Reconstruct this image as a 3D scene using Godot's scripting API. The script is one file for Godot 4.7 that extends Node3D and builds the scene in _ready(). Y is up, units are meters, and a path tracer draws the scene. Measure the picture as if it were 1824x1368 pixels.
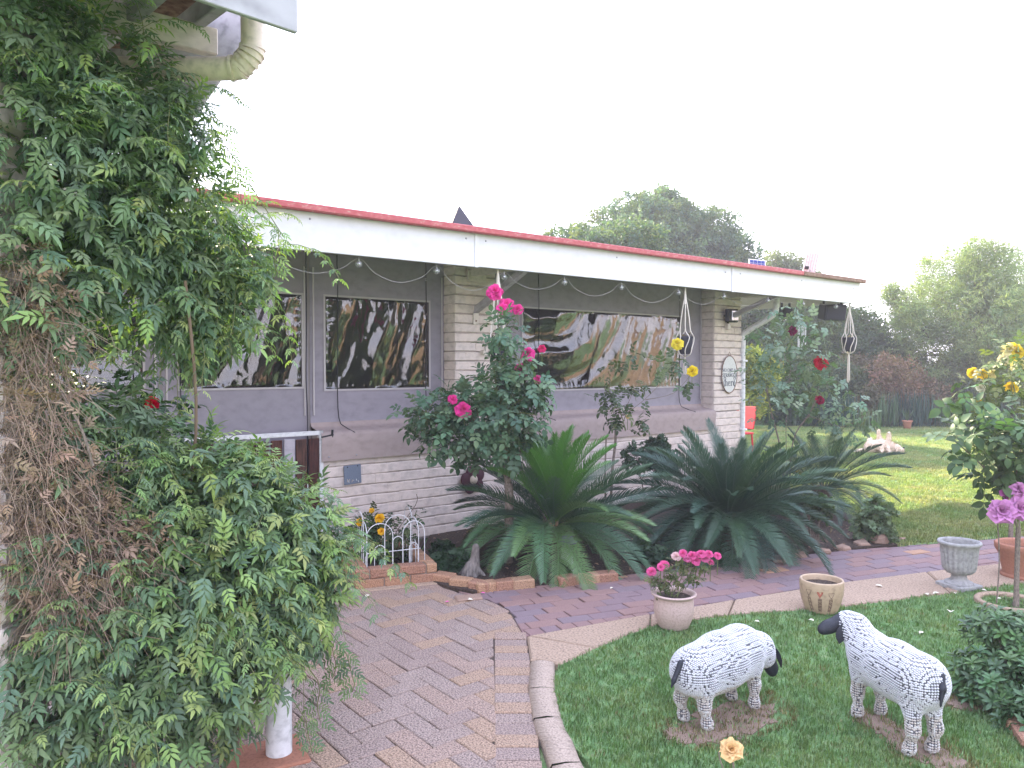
extends Node3D
# A garden beside a veranda house: jasmine, cycads, roses, two beaded sheep. x right, y up, camera looks to -z.

var rng := RandomNumberGenerator.new()
var M := {}
var T := {}
var HX := Transform3D()      # frame of the veranda house: x along its front, z out of it
var taken := {}

# ---------------------------------------------------------------- mesh collector
class B:
	var v := PackedVector3Array()
	var n := PackedVector3Array()
	var c := PackedColorArray()
	var i := PackedInt32Array()
	var tint := Color(1, 1, 1)
	func vert(p: Vector3, nn: Vector3) -> int:
		v.append(p)
		n.append(nn)
		c.append(tint)
		return v.size() - 1
	func face(a: int, b: int, d: int) -> void:
		var g := (v[b] - v[a]).cross(v[d] - v[a])
		if g.dot(n[a] + n[b] + n[d]) > 0.0:
			i.append(a)
			i.append(d)
			i.append(b)
		else:
			i.append(a)
			i.append(b)
			i.append(d)
	func tri(a: Vector3, b: Vector3, d: Vector3, nn: Vector3) -> void:
		var k := vert(a, nn)
		vert(b, nn)
		vert(d, nn)
		face(k, k + 1, k + 2)
	func quad(a: Vector3, b: Vector3, d: Vector3, e: Vector3, nn: Vector3) -> void:
		var k := vert(a, nn)
		vert(b, nn)
		vert(d, nn)
		vert(e, nn)
		face(k, k + 1, k + 2)
		face(k, k + 2, k + 3)
	# box with chamfered edges: centre, full size
	func box(t: Transform3D, s: Vector3, bev := 0.0) -> void:
		var h := s * 0.5
		if bev <= 0.0:
			for ax in 3:
				for sg in [-1.0, 1.0]:
					var nn := Vector3.ZERO
					nn[ax] = sg
					var u := (ax + 1) % 3
					var w := (ax + 2) % 3
					var q := []
					for k in [[-1, -1], [1, -1], [1, 1], [-1, 1]]:
						var p := Vector3.ZERO
						p[ax] = sg * h[ax]
						p[u] = k[0] * h[u]
						p[w] = k[1] * h[w]
						q.append(t * p)
					quad(q[0], q[1], q[2], q[3], (t.basis * nn).normalized())
			return
		var b3 := minf(bev, minf(h.x, minf(h.y, h.z)) * 0.8)
		for ax in 3:
			var u := (ax + 1) % 3
			var w := (ax + 2) % 3
			for sg in [-1.0, 1.0]:
				var nn := Vector3.ZERO
				nn[ax] = sg
				var q := []
				for k in [[-1, -1], [1, -1], [1, 1], [-1, 1]]:
					var p := Vector3.ZERO
					p[ax] = sg * h[ax]
					p[u] = k[0] * (h[u] - b3)
					p[w] = k[1] * (h[w] - b3)
					q.append(t * p)
				quad(q[0], q[1], q[2], q[3], (t.basis * nn).normalized())
			for s1 in [-1.0, 1.0]:
				for s2 in [-1.0, 1.0]:
					var nn := Vector3.ZERO
					nn[u] = s1
					nn[w] = s2
					var q := []
					for k in [[-1, 0], [1, 0], [1, 1], [-1, 1]]:
						var p := Vector3.ZERO
						p[ax] = k[0] * (h[ax] - b3)
						p[u] = s1 * (h[u] - (b3 if k[1] == 0 else 0.0))
						p[w] = s2 * (h[w] - (0.0 if k[1] == 0 else b3))
						q.append(t * p)
					quad(q[0], q[1], q[2], q[3], (t.basis * nn).normalized())
		for sx in [-1.0, 1.0]:
			for sy in [-1.0, 1.0]:
				for sz in [-1.0, 1.0]:
					tri(t * Vector3(sx * h.x, sy * (h.y - b3), sz * (h.z - b3)), t * Vector3(sx * (h.x - b3), sy * h.y, sz * (h.z - b3)), t * Vector3(sx * (h.x - b3), sy * (h.y - b3), sz * h.z), (t.basis * Vector3(sx, sy, sz)).normalized())
	func bar(a: Vector3, b: Vector3, w: float, hh: float, bev := 0.0) -> void:
		var x := (b - a).normalized()
		var z := x.cross(Vector3.UP)
		z = z.normalized() if z.length() > 0.01 else Vector3(0, 0, 1)
		box(Transform3D(Basis(x, z.cross(x).normalized(), z), (a + b) * 0.5), Vector3(a.distance_to(b), hh, w), bev)
	func tube(p: PackedVector3Array, r: Array, sides := 6, cap := true) -> void:
		var m := p.size()
		var side := Vector3.ZERO
		var first := v.size()
		for k in m:
			var d := (p[mini(k + 1, m - 1)] - p[maxi(k - 1, 0)]).normalized()
			if k == 0:
				side = d.cross(Vector3(0.31, 0.9, 0.17))
				if side.length() < 0.05:
					side = d.cross(Vector3(1, 0, 0))
			side = (side - d * side.dot(d)).normalized()
			var up := d.cross(side)
			var rr: float = r[mini(k, r.size() - 1)]
			for s in sides:
				var a := TAU * s / sides
				var o := side * cos(a) + up * sin(a)
				vert(p[k] + o * rr, o)
		for k in m - 1:
			for s in sides:
				var a := first + k * sides + s
				var b := first + k * sides + (s + 1) % sides
				face(a, b, b + sides)
				face(a, b + sides, a + sides)
		if cap:
			for e in [0, m - 1]:
				var nn := (p[0] - p[1]).normalized() if e == 0 else (p[m - 1] - p[m - 2]).normalized()
				var k0 := vert(p[e], nn)
				for s in sides:
					vert(v[first + e * sides + s], nn)
				for s in sides:
					face(k0, k0 + 1 + s, k0 + 1 + (s + 1) % sides)
	# surface of revolution: profile of (radius, height)
	func lathe(pr: Array, seg := 32, t := Transform3D(), squash := 1.0) -> void:
		var first := v.size()
		for k in pr.size():
			var a: Vector2 = pr[maxi(k - 1, 0)]
			var b: Vector2 = pr[mini(k + 1, pr.size() - 1)]
			var d := (b - a).normalized()
			for s in seg:
				var an := TAU * s / seg
				var nn := Vector3(cos(an) * d.y, -d.x, sin(an) * d.y)
				vert(t * Vector3(cos(an) * pr[k].x, pr[k].y, sin(an) * pr[k].x * squash), (t.basis * nn).normalized())
		for k in pr.size() - 1:
			for s in seg:
				var a := first + k * seg + s
				var b := first + k * seg + (s + 1) % seg
				face(a, b, b + seg)
				face(a, b + seg, a + seg)
	# a leaf blade: width profile, fold along the middle, droop
	func leaf(base: Vector3, dir: Vector3, up: Vector3, l: float, w: float, droop := 0.25, seg := 3, fold := 0.3, widest := 0.4) -> void:
		dir = dir.normalized()
		var side := dir.cross(up).normalized()
		up = side.cross(dir).normalized()
		var prev := -1
		for k in seg + 1:
			var s := float(k) / seg
			var ww := w * 0.5 * pow(sin(PI * pow(clampf(s, 0.0, 1.0), log(0.5) / log(widest))), 0.8) if k > 0 and k < seg else w * (0.04 if k == 0 else 0.0)
			var p := base + dir * (l * s) - up * (droop * l * s * s)
			var nn := (up + dir * (2.0 * droop * s)).normalized()
			var lift := up * (ww * fold)
			var k0 := vert(p, nn)
			vert(p + side * ww + lift, (nn - side * fold).normalized())
			vert(p - side * ww + lift, (nn + side * fold).normalized())
			if prev >= 0:
				if k == seg:
					face(prev, prev + 1, k0)
					face(prev, prev + 2, k0)
				elif k == 1 and false:
					pass
				else:
					face(prev, prev + 1, k0 + 1)
					face(prev, k0 + 1, k0)
					face(prev, prev + 2, k0 + 2)
					face(prev, k0 + 2, k0)
			prev = k0
	func mesh() -> ArrayMesh:
		var a := []
		a.resize(Mesh.ARRAY_MAX)
		a[Mesh.ARRAY_VERTEX] = v
		a[Mesh.ARRAY_NORMAL] = n
		a[Mesh.ARRAY_COLOR] = c
		a[Mesh.ARRAY_INDEX] = i
		var m := ArrayMesh.new()
		m.add_surface_from_arrays(Mesh.PRIMITIVE_TRIANGLES, a)
		return m

class Inst:
	var buf := PackedFloat32Array()
	var count := 0
	func add(t: Transform3D, k: Color) -> void:
		var b := t.basis
		var o := t.origin
		buf.append_array(PackedFloat32Array([b.x.x, b.y.x, b.z.x, o.x, b.x.y, b.y.y, b.z.y, o.y, b.x.z, b.y.z, b.z.z, o.z, k.r, k.g, k.b, 1.0]))
		count += 1

# ---------------------------------------------------------------- small helpers
func R(a := 0.0, b := 1.0) -> float:
	return rng.randf_range(a, b)

func lin(r: float, g: float, b: float) -> Color:
	return Color(r, g, b).linear_to_srgb()

func vary(c: Color, f := 0.2, hue := 0.06) -> Color:
	var k := 1.0 + R(-f, f)
	return Color(c.r * k * (1 + R(-hue, hue)), c.g * k, c.b * k * (1 + R(-hue, hue)))

# where the photograph's pixel (of 1824 x 1368) lies at a depth in front of the camera, or on the ground
func at(px: float, py: float, z: float) -> Vector3:
	var p := 0.02485
	var c := (px - 912.0) / 1368.0
	var e := (684.0 - py) / 1368.0
	var k := z / (cos(p) + e * sin(p))
	return Vector3(c * k, 1.5 + k * (e * cos(p) - sin(p)), -z)

func gr(px: float, py: float) -> Vector3:
	var p := 0.02485
	var e := (684.0 - py) / 1368.0
	var k := 1.5 / (sin(p) - e * cos(p))
	return Vector3((px - 912.0) / 1368.0 * k, 0, -k * (cos(p) + e * sin(p)))

func hp(t: float, y: float, o: float) -> Vector3:
	return HX * Vector3(t, y, o)

func numbered(called: String) -> String:
	var k: int = taken.get(called, 0)
	taken[called] = k + 1
	return called if k == 0 else "%s_%03d" % [called, k]

func tag(o: Node3D, label: String, category: String, group := "") -> void:
	o.set_meta("label", label)
	o.set_meta("category", category)
	if group:
		o.set_meta("group", group)

func thing(called: String, label: String, category: String, where := Vector3.ZERO, turn := 0.0, group := "") -> Node3D:
	var o := Node3D.new()
	o.name = numbered(called)
	add_child(o)
	o.position = where
	o.rotation.y = turn
	tag(o, label, category, group)
	return o

func put(called: String, m: Mesh, mat: Material, parent: Node3D, t := Transform3D()) -> MeshInstance3D:
	var o := MeshInstance3D.new()
	o.name = called if parent != self else numbered(called)
	o.mesh = m
	o.material_override = mat
	o.transform = t
	parent.add_child(o, true)
	return o

func made(called: String, b: B, mat: Material, parent: Node3D) -> MeshInstance3D:
	return put(called, b.mesh(), mat, parent)

func struct(called: String, b: B, mat: Material) -> MeshInstance3D:
	var o := put(called, b.mesh(), mat, self)
	o.set_meta("kind", "structure")
	return o

func scatter(called: String, m: Mesh, mat: Material, inst: Inst, parent: Node3D, stuff := true) -> MultiMeshInstance3D:
	var mm := MultiMesh.new()
	mm.transform_format = MultiMesh.TRANSFORM_3D
	mm.use_colors = true
	mm.mesh = m
	mm.instance_count = inst.count
	mm.buffer = inst.buf
	var o := MultiMeshInstance3D.new()
	o.name = called if parent != self else numbered(called)
	o.multimesh = mm
	o.material_override = mat
	if stuff:
		o.set_meta("kind", "stuff")
	parent.add_child(o, true)
	return o

func curve(pts: Array, steps := 4) -> PackedVector3Array:
	var out := PackedVector3Array()
	var m := pts.size()
	for k in m - 1:
		var a: Vector3 = pts[maxi(k - 1, 0)]
		var b: Vector3 = pts[k]
		var c: Vector3 = pts[k + 1]
		var d: Vector3 = pts[mini(k + 2, m - 1)]
		for s in steps:
			out.append(b.cubic_interpolate(c, a, d, float(s) / steps))
	out.append(pts[m - 1])
	return out

func aim(dir: Vector3, up: Vector3, s := 1.0) -> Basis:   # x along dir, y near up
	var x := dir.normalized()
	var z := x.cross(up)
	z = z.normalized() if z.length() > 0.02 else x.cross(Vector3(0.7, 0.1, 0.7)).normalized()
	return Basis(x * s, z.cross(x) * s, z * s)

func ball_dir() -> Vector3:
	var y := R(-1, 1)
	var a := R(0, TAU)
	var r := sqrt(1 - y * y)
	return Vector3(r * cos(a), y, r * sin(a))

# flat sheet over a polygon of (x, depth) at height y, with thickness down
func slab(poly: PackedVector2Array, y: float, thick: float) -> B:
	var b := B.new()
	var id := Geometry2D.triangulate_polygon(poly)
	for k in range(0, id.size(), 3):
		b.tri(Vector3(poly[id[k]].x, y, -poly[id[k]].y), Vector3(poly[id[k + 1]].x, y, -poly[id[k + 1]].y), Vector3(poly[id[k + 2]].x, y, -poly[id[k + 2]].y), Vector3.UP)
	var cen := Vector2.ZERO
	for p in poly:
		cen += p / poly.size()
	var clock := Geometry2D.is_polygon_clockwise(poly)
	for k in poly.size():
		var a := poly[k]
		var e := poly[(k + 1) % poly.size()]
		var w := (e - a).orthogonal().normalized() * (1.0 if clock else -1.0)
		w = -w
		if not Geometry2D.is_point_in_polygon((a + e) * 0.5 - w * 0.002, poly):
			w = -w
		b.quad(Vector3(a.x, y, -a.y), Vector3(e.x, y, -e.y), Vector3(e.x, y - thick, -e.y), Vector3(a.x, y - thick, -a.y), Vector3(w.x, 0, -w.y))
	return b

# smooth union of tapered capsules [a, b, ra, rb], meshed as surface nets
func nets(bones: Array, cell: float, k := 0.03) -> B:
	var lo := Vector3(9, 9, 9)
	var hi := -lo
	for q in bones:
		var rr: float = maxf(q[2], q[3]) + cell * 3
		for e in 2:
			lo = lo.min(q[e] - Vector3.ONE * rr)
			hi = hi.max(q[e] + Vector3.ONE * rr)
	var nx := int((hi.x - lo.x) / cell) + 2
	var ny := int((hi.y - lo.y) / cell) + 2
	var nz := int((hi.z - lo.z) / cell) + 2
	var f := PackedFloat32Array()
	f.resize(nx * ny * nz)
	f.fill(1.0)
	for q in bones:
		var a: Vector3 = q[0]
		var ab: Vector3 = q[1] - a
		var ra: float = q[2]
		var rb: float = q[3]
		var ll := maxf(ab.length_squared(), 1e-8)
		var grow := Vector3.ONE * (maxf(ra, rb) + k + cell * 2)
		var s := ((a.min(q[1]) - grow - lo) / cell).max(Vector3.ZERO)
		var e := (a.max(q[1]) + grow - lo) / cell
		for z in range(int(s.z), mini(int(e.z) + 1, nz)):
			for y in range(int(s.y), mini(int(e.y) + 1, ny)):
				var at0 := (z * ny + y) * nx
				for x in range(int(s.x), mini(int(e.x) + 1, nx)):
					var p := lo + Vector3(x, y, z) * cell
					var h := clampf((p - a).dot(ab) / ll, 0.0, 1.0)
					var d := (p - a - ab * h).length() - lerpf(ra, rb, h)
					var o := f[at0 + x]
					var m := maxf(k - absf(o - d), 0.0) / k
					f[at0 + x] = minf(o, d) - m * m * k * 0.25
	var b := B.new()
	var ids := {}
	var off := [0, 1, nx, nx + 1, nx * ny, nx * ny + 1, nx * ny + nx, nx * ny + nx + 1]
	for z in nz - 1:
		for y in ny - 1:
			for x in nx - 1:
				var g := (z * ny + y) * nx + x
				var f0 := f[g]
				if f0 > cell * 2.0 or f0 < -cell * 2.0:
					continue
				var neg := 0
				for o in 8:
					if f[g + off[o]] < 0.0:
						neg += 1
				if neg == 0 or neg == 8:
					continue
				var sum := Vector3.ZERO
				var cnt := 0
				for e in [[0, 1], [2, 3], [4, 5], [6, 7], [0, 2], [1, 3], [4, 6], [5, 7], [0, 4], [1, 5], [2, 6], [3, 7]]:
					var v0 := f[g + off[e[0]]]
					var v1 := f[g + off[e[1]]]
					if (v0 < 0.0) != (v1 < 0.0):
						var c0 := Vector3(e[0] & 1, (e[0] >> 1) & 1, e[0] >> 2)
						var c1 := Vector3(e[1] & 1, (e[1] >> 1) & 1, e[1] >> 2)
						sum += c0.lerp(c1, v0 / (v0 - v1))
						cnt += 1
				var gradient := Vector3(f[g + 1] - f0, f[g + nx] - f0, f[g + nx * ny] - f0)
				gradient += Vector3(f[g + off[7]] - f[g + off[6]], f[g + off[7]] - f[g + off[5]], f[g + off[7]] - f[g + off[3]])
				ids[g] = b.vert(lo + (Vector3(x, y, z) + sum / cnt) * cell, gradient.normalized())
	for g in ids:
		var f0 := f[g]
		for ax in 3:
			var st: int = [1, nx, nx * ny][ax]
			var u: int = [nx, nx * ny, 1][ax]
			var w: int = [nx * ny, 1, nx][ax]
			if (f0 < 0.0) != (f[g + st] < 0.0) and ids.has(g - u) and ids.has(g - w) and ids.has(g - u - w):
				b.face(ids[g], ids[g - u], ids[g - u - w])
				b.face(ids[g], ids[g - u - w], ids[g - w])
	return b

# ---------------------------------------------------------------- textures and materials
func noise(freq: float, sd: int, oct := 4, type := FastNoiseLite.TYPE_SIMPLEX_SMOOTH) -> FastNoiseLite:
	var f := FastNoiseLite.new()
	f.noise_type = type
	f.frequency = freq
	f.seed = sd
	f.fractal_octaves = oct
	return f

func tex(freq: float, sd: int, stops: Array, oct := 4, size := 512, type := FastNoiseLite.TYPE_SIMPLEX_SMOOTH) -> NoiseTexture2D:
	var t := NoiseTexture2D.new()
	t.width = size
	t.height = size
	t.seamless = true
	t.noise = noise(freq, sd, oct, type)
	var g := Gradient.new()
	var offs := PackedFloat32Array()
	var cols := PackedColorArray()
	for s in stops:
		offs.append(s[0])
		cols.append(Color(s[1], s[1], s[1]) if s[1] is float else s[1])
	g.offsets = offs
	g.colors = cols
	t.color_ramp = g
	return t

func ntex(freq: float, sd: int, bump := 4.0, oct := 4, size := 512) -> NoiseTexture2D:
	var t := NoiseTexture2D.new()
	t.width = size
	t.height = size
	t.seamless = true
	t.as_normal_map = true
	t.bump_strength = bump
	t.noise = noise(freq, sd, oct)
	return t

func mat(c: Color, rough := 0.8, o := {}) -> StandardMaterial3D:
	var m := StandardMaterial3D.new()
	m.albedo_color = c
	m.roughness = rough
	m.metallic = o.get("metal", 0.0)
	m.metallic_specular = o.get("spec", 0.4)
	if o.has("tex") or o.has("nrm"):
		m.uv1_triplanar = true
		m.uv1_world_triplanar = o.get("world", true)
		var s: float = o.get("scale", 1.0)
		m.uv1_scale = Vector3(s, s * o.get("stretch", 1.0), s)
	if o.has("tex"):
		m.albedo_texture = o.tex
	if o.has("nrm"):
		m.normal_enabled = true
		m.normal_texture = o.nrm
		m.normal_scale = o.get("nscale", 0.5)
	if o.get("vc", false):
		m.vertex_color_use_as_albedo = true
	if o.has("back"):
		m.backlight_enabled = true
		m.backlight = o.back
	m.cull_mode = BaseMaterial3D.CULL_DISABLED
	return m

func make_materials() -> void:
	T.grain = tex(0.16, 3, [[0.0, 0.62], [0.42, 0.86], [0.6, 1.0], [1.0, 0.78]], 3)
	T.speck = tex(0.22, 5, [[0.0, 0.4], [0.35, 0.74], [0.5, 0.9], [0.68, 1.0], [0.85, 0.9], [1.0, 0.5]], 3)
	T.patch = tex(0.012, 7, [[0.0, 0.72], [0.45, 0.92], [0.6, 1.0], [1.0, 0.84]], 5)
	T.fine_n = ntex(0.14, 11, 5.0, 4)
	T.soft_n = ntex(0.02, 12, 5.0, 4)
	T.soil = tex(0.06, 14, [[0.0, lin(0.02, 0.014, 0.01)], [0.5, lin(0.05, 0.034, 0.025)], [0.7, lin(0.08, 0.056, 0.04)], [1.0, lin(0.14, 0.1, 0.07)]], 5)
	T.turf = tex(0.03, 15, [[0.0, lin(0.11, 0.2, 0.075)], [0.45, lin(0.14, 0.245, 0.09)], [0.7, lin(0.18, 0.265, 0.105)], [1.0, lin(0.26, 0.27, 0.14)]], 5)
	T.bark = tex(0.05, 16, [[0.0, 0.4], [0.5, 0.8], [1.0, 1.0]], 5)
	T.paint = tex(0.02, 18, [[0.0, 0.78], [0.35, 0.94], [0.55, 1.0], [0.8, 0.98], [1.0, 0.86]], 5)
	T.cloth = tex(0.02, 19, [[0.0, 0.86], [0.5, 0.97], [1.0, 1.0]], 5)
	T.wood = tex(0.03, 20, [[0.0, 0.35], [0.4, 0.7], [0.6, 1.0], [1.0, 0.6]], 4)
	T.rust = tex(0.03, 21, [[0.0, lin(0.1, 0.055, 0.035)], [0.5, lin(0.22, 0.13, 0.09)], [1.0, lin(0.3, 0.22, 0.17)]], 5)
	T.redpaint = tex(0.03, 22, [[0.0, lin(0.36, 0.07, 0.075)], [0.5, lin(0.42, 0.095, 0.1)], [0.72, lin(0.46, 0.14, 0.14)], [0.8, lin(0.46, 0.28, 0.24)], [1.0, lin(0.5, 0.36, 0.32)]], 5)
	T.concrete = tex(0.045, 23, [[0.0, 0.82], [0.4, 0.93], [0.6, 1.0], [1.0, 0.88]], 6)
	T.clean = tex(0.02, 24, [[0.0, 0.93], [0.5, 1.0], [1.0, 0.97]], 5)
	M.soil = mat(Color.WHITE, 1.0, {"tex": T.soil, "scale": 1.6, "nrm": T.fine_n, "nscale": 0.8})
	M.ground = mat(Color.WHITE, 1.0, {"tex": T.turf, "scale": 0.4, "nrm": T.fine_n, "nscale": 0.5})
	M.turf = mat(Color.WHITE, 1.0, {"tex": T.turf, "scale": 0.9, "nrm": T.fine_n, "nscale": 0.9})
	M.sand = mat(lin(0.09, 0.065, 0.05), 1.0, {"tex": T.grain, "scale": 2.0})
	M.sand_dark = mat(lin(0.07, 0.05, 0.05), 1.0, {"tex": T.grain, "scale": 2.0})
	M.concrete = mat(lin(0.430, 0.310, 0.219), 0.95, {"tex": T.grain, "scale": 0.7, "nrm": T.fine_n, "nscale": 0.4})
	M.kerb = mat(lin(0.46, 0.36, 0.28), 0.95, {"tex": T.grain, "scale": 0.9, "nrm": T.fine_n, "nscale": 0.5})
	M.old_white = mat(lin(0.4, 0.385, 0.41), 0.6, {"tex": T.paint, "scale": 0.6})
	for k in 5:
		var tan_c: Array = [[0.42, 0.3, 0.235], [0.385, 0.29, 0.24], [0.45, 0.31, 0.215], [0.37, 0.275, 0.23], [0.4, 0.305, 0.255]]
		M["tan%d" % k] = mat(lin(tan_c[k][0], tan_c[k][1], tan_c[k][2]), 0.95, {"tex": T.speck, "scale": 0.9, "nrm": T.fine_n, "nscale": 0.8})
		var pur: Array = [[0.29, 0.18, 0.165], [0.255, 0.175, 0.18], [0.31, 0.19, 0.165], [0.245, 0.18, 0.19], [0.45, 0.26, 0.16]]
		M["purple%d" % k] = mat(lin(pur[k][0], pur[k][1], pur[k][2]), 0.8, {"tex": T.grain, "scale": 2.3, "nrm": T.fine_n, "nscale": 0.35})
		var wl: Array = [[0.65, 0.56, 0.505], [0.665, 0.575, 0.52], [0.635, 0.55, 0.5], [0.655, 0.565, 0.505], [0.63, 0.55, 0.505]]
		M["wall%d" % k] = mat(lin(wl[k][0], wl[k][1], wl[k][2]), 0.85, {"tex": T.paint, "scale": 1.1, "nrm": T.soft_n, "nscale": 0.5})
		var br: Array = [[0.5, 0.28, 0.17], [0.54, 0.32, 0.19], [0.46, 0.25, 0.16], [0.55, 0.34, 0.21], [0.43, 0.23, 0.15]]
		M["face_brick%d" % k] = mat(lin(br[k][0], br[k][1], br[k][2]), 0.95, {"tex": T.speck, "scale": 1.0, "nrm": T.fine_n, "nscale": 0.8})
		var gk: Array = [[0.10, 0.03, 0.02], [0.085, 0.028, 0.02], [0.12, 0.04, 0.025], [0.07, 0.025, 0.02], [0.11, 0.05, 0.035]]
		M["plank%d" % k] = mat(lin(gk[k][0], gk[k][1], gk[k][2]), 0.6, {"tex": T.wood, "scale": 5.0, "stretch": 0.08})
	M.mortar = mat(lin(0.45, 0.39, 0.35), 0.95, {"tex": T.grain, "scale": 2.0})
	M.mortar_dark = mat(lin(0.3, 0.24, 0.19), 0.95, {"tex": T.grain, "scale": 2.0})
	M.white_paint = mat(lin(0.644, 0.639, 0.652), 0.5, {"tex": T.clean, "scale": 0.7})
	M.white_metal = mat(lin(0.660, 0.660, 0.660), 0.5, {"tex": T.paint, "scale": 2.0})
	M.cream = mat(lin(0.612, 0.549, 0.486), 0.55, {"tex": T.paint, "scale": 1.5})
	M.cream_pipe = mat(lin(0.773, 0.644, 0.570), 0.45, {"tex": T.paint, "scale": 1.8})
	M.lilac_board = mat(lin(0.4, 0.37, 0.4), 0.7, {"tex": T.paint, "scale": 1.5})
	M.red_trim = mat(Color.WHITE, 0.6, {"tex": T.redpaint, "scale": 1.4})
	M.rust_trim = mat(Color.WHITE, 0.9, {"tex": T.rust, "scale": 1.4})
	M.soffit = mat(lin(0.3, 0.27, 0.26), 0.8)
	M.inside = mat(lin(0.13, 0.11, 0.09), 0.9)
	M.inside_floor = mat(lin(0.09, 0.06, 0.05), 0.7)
	M.canvas = mat(lin(0.285, 0.262, 0.295), 0.75, {"tex": T.cloth, "scale": 0.9})
	M.canvas_low = mat(lin(0.36, 0.29, 0.27), 0.75, {"tex": T.cloth, "scale": 1.2})
	M.tape = mat(lin(0.42, 0.39, 0.39), 0.6)
	M.cord = mat(lin(0.02, 0.02, 0.022), 0.7)
	M.film = mat(Color(0.12, 0.12, 0.11, 0.3), 0.02, {"spec": 0.75})
	M.film.clearcoat_enabled = true
	M.film.clearcoat = 1.0
	M.film.clearcoat_roughness = 0.02
	M.film.transparency = BaseMaterial3D.TRANSPARENCY_ALPHA
	M.black = mat(lin(0.02, 0.021, 0.025), 0.45)
	M.black_matte = mat(lin(0.035, 0.035, 0.045), 0.8)
	M.grey_metal = mat(lin(0.3, 0.3, 0.32), 0.4, {"metal": 0.6})
	M.lens = mat(lin(0.45, 0.46, 0.48), 0.15, {"metal": 0.7})
	M.glass = mat(Color(0.9, 0.92, 0.92, 0.12), 0.03)
	M.glass.transparency = BaseMaterial3D.TRANSPARENCY_ALPHA
	M.cotton = mat(lin(0.594, 0.540, 0.468), 0.95)
	M.clay_pale = mat(lin(0.546, 0.405, 0.352), 0.7, {"tex": T.concrete, "scale": 2.5, "nrm": T.soft_n, "nscale": 0.15})
	M.clay_tan = mat(lin(0.460, 0.340, 0.221), 0.6, {"tex": T.paint, "scale": 2.2})
	M.clay_line = mat(lin(0.12, 0.07, 0.05), 0.8)
	M.clay_red = mat(lin(0.28, 0.09, 0.05), 0.8)
	M.terracotta = mat(lin(0.36, 0.16, 0.1), 0.85, {"tex": T.concrete, "scale": 2.0})
	M.stone = mat(lin(0.387, 0.378, 0.360), 0.95, {"tex": T.patch, "scale": 3.5, "nrm": T.fine_n, "nscale": 0.6})
	M.stone_dark = mat(lin(0.13, 0.14, 0.16), 0.8, {"tex": T.concrete, "scale": 3.0})
	M.bed_stone = mat(lin(0.34, 0.23, 0.17), 0.95, {"tex": T.concrete, "scale": 3.0, "nrm": T.fine_n, "nscale": 0.8})
	M.slate = mat(lin(0.2, 0.24, 0.31), 0.7, {"tex": T.speck, "scale": 3.0})
	M.driftwood = mat(lin(0.34, 0.3, 0.27), 0.9, {"tex": T.bark, "scale": 2.0, "stretch": 0.3, "nrm": T.fine_n, "nscale": 0.8})
	M.bark = mat(lin(0.16, 0.115, 0.085), 0.95, {"tex": T.bark, "scale": 2.0, "stretch": 0.4, "nrm": T.fine_n, "nscale": 0.8})
	M.rose_wood = mat(lin(0.3, 0.24, 0.19), 0.85, {"tex": T.bark, "scale": 4.0, "stretch": 0.4})
	M.green_stem = mat(lin(0.12, 0.15, 0.05), 0.6)
	M.dry_twig = mat(Color.WHITE, 0.95, {"vc": true})
	M.leaf = mat(Color.WHITE, 0.5, {"vc": true, "back": lin(0.5, 0.62, 0.2), "spec": 0.35})
	M.leaf_shiny = mat(Color.WHITE, 0.38, {"vc": true, "back": lin(0.25, 0.32, 0.1), "spec": 0.45})
	M.tree_leaf = mat(Color.WHITE, 0.6, {"vc": true, "back": lin(0.7, 0.8, 0.3), "spec": 0.3})
	M.grass = mat(Color.WHITE, 0.6, {"vc": true, "back": lin(0.5, 0.6, 0.2), "spec": 0.3})
	M.petal = mat(Color.WHITE, 0.6, {"vc": true, "back": lin(0.4, 0.4, 0.4), "spec": 0.3})
	M.bead = mat(Color.WHITE, 0.35, {"vc": true, "spec": 0.5})
	M.wire_body = mat(lin(0.11, 0.11, 0.12), 0.8)
	M.wire_black = mat(lin(0.018, 0.02, 0.027), 0.5, {"nrm": T.fine_n, "scale": 6.0, "nscale": 0.8})
	M.fur = mat(lin(0.78, 0.64, 0.5), 0.95, {"nrm": T.fine_n, "scale": 2.5, "nscale": 1.0})
	M.fur_tuft = mat(Color.WHITE, 0.9, {"vc": true})
	M.maroon = mat(lin(0.05, 0.012, 0.02), 0.6)
	M.ivory = mat(lin(0.45, 0.38, 0.3), 0.7)
	M.solar = mat(lin(0.03, 0.05, 0.2), 0.2)
	M.red_plastic = mat(lin(0.55, 0.03, 0.04), 0.5)
	M.sign_face = mat(lin(0.6, 0.6, 0.57), 0.7, {"tex": T.concrete, "scale": 3.0})
	M.peach = mat(lin(0.62, 0.42, 0.28), 0.9, {"tex": T.paint, "scale": 0.4})
	M.garden_wall = mat(lin(0.42, 0.33, 0.27), 0.9, {"tex": T.paint, "scale": 0.4})

# ---------------------------------------------------------------- setting: ground, lawns, paving
func rough_box(s: Vector3, bev: float, amp: float, sd: int) -> ArrayMesh:
	var b := B.new()
	b.box(Transform3D(), s, bev)
	var f := noise(9.0, sd, 2)
	for k in b.v.size():
		var p := b.v[k]
		b.v[k] = p + Vector3(f.get_noise_3dv(p + Vector3(5, 0, 0)), f.get_noise_3dv(p + Vector3(0, 9, 3)), f.get_noise_3dv(p + Vector3(7, 2, 8))) * amp
	return b.mesh()

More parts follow.
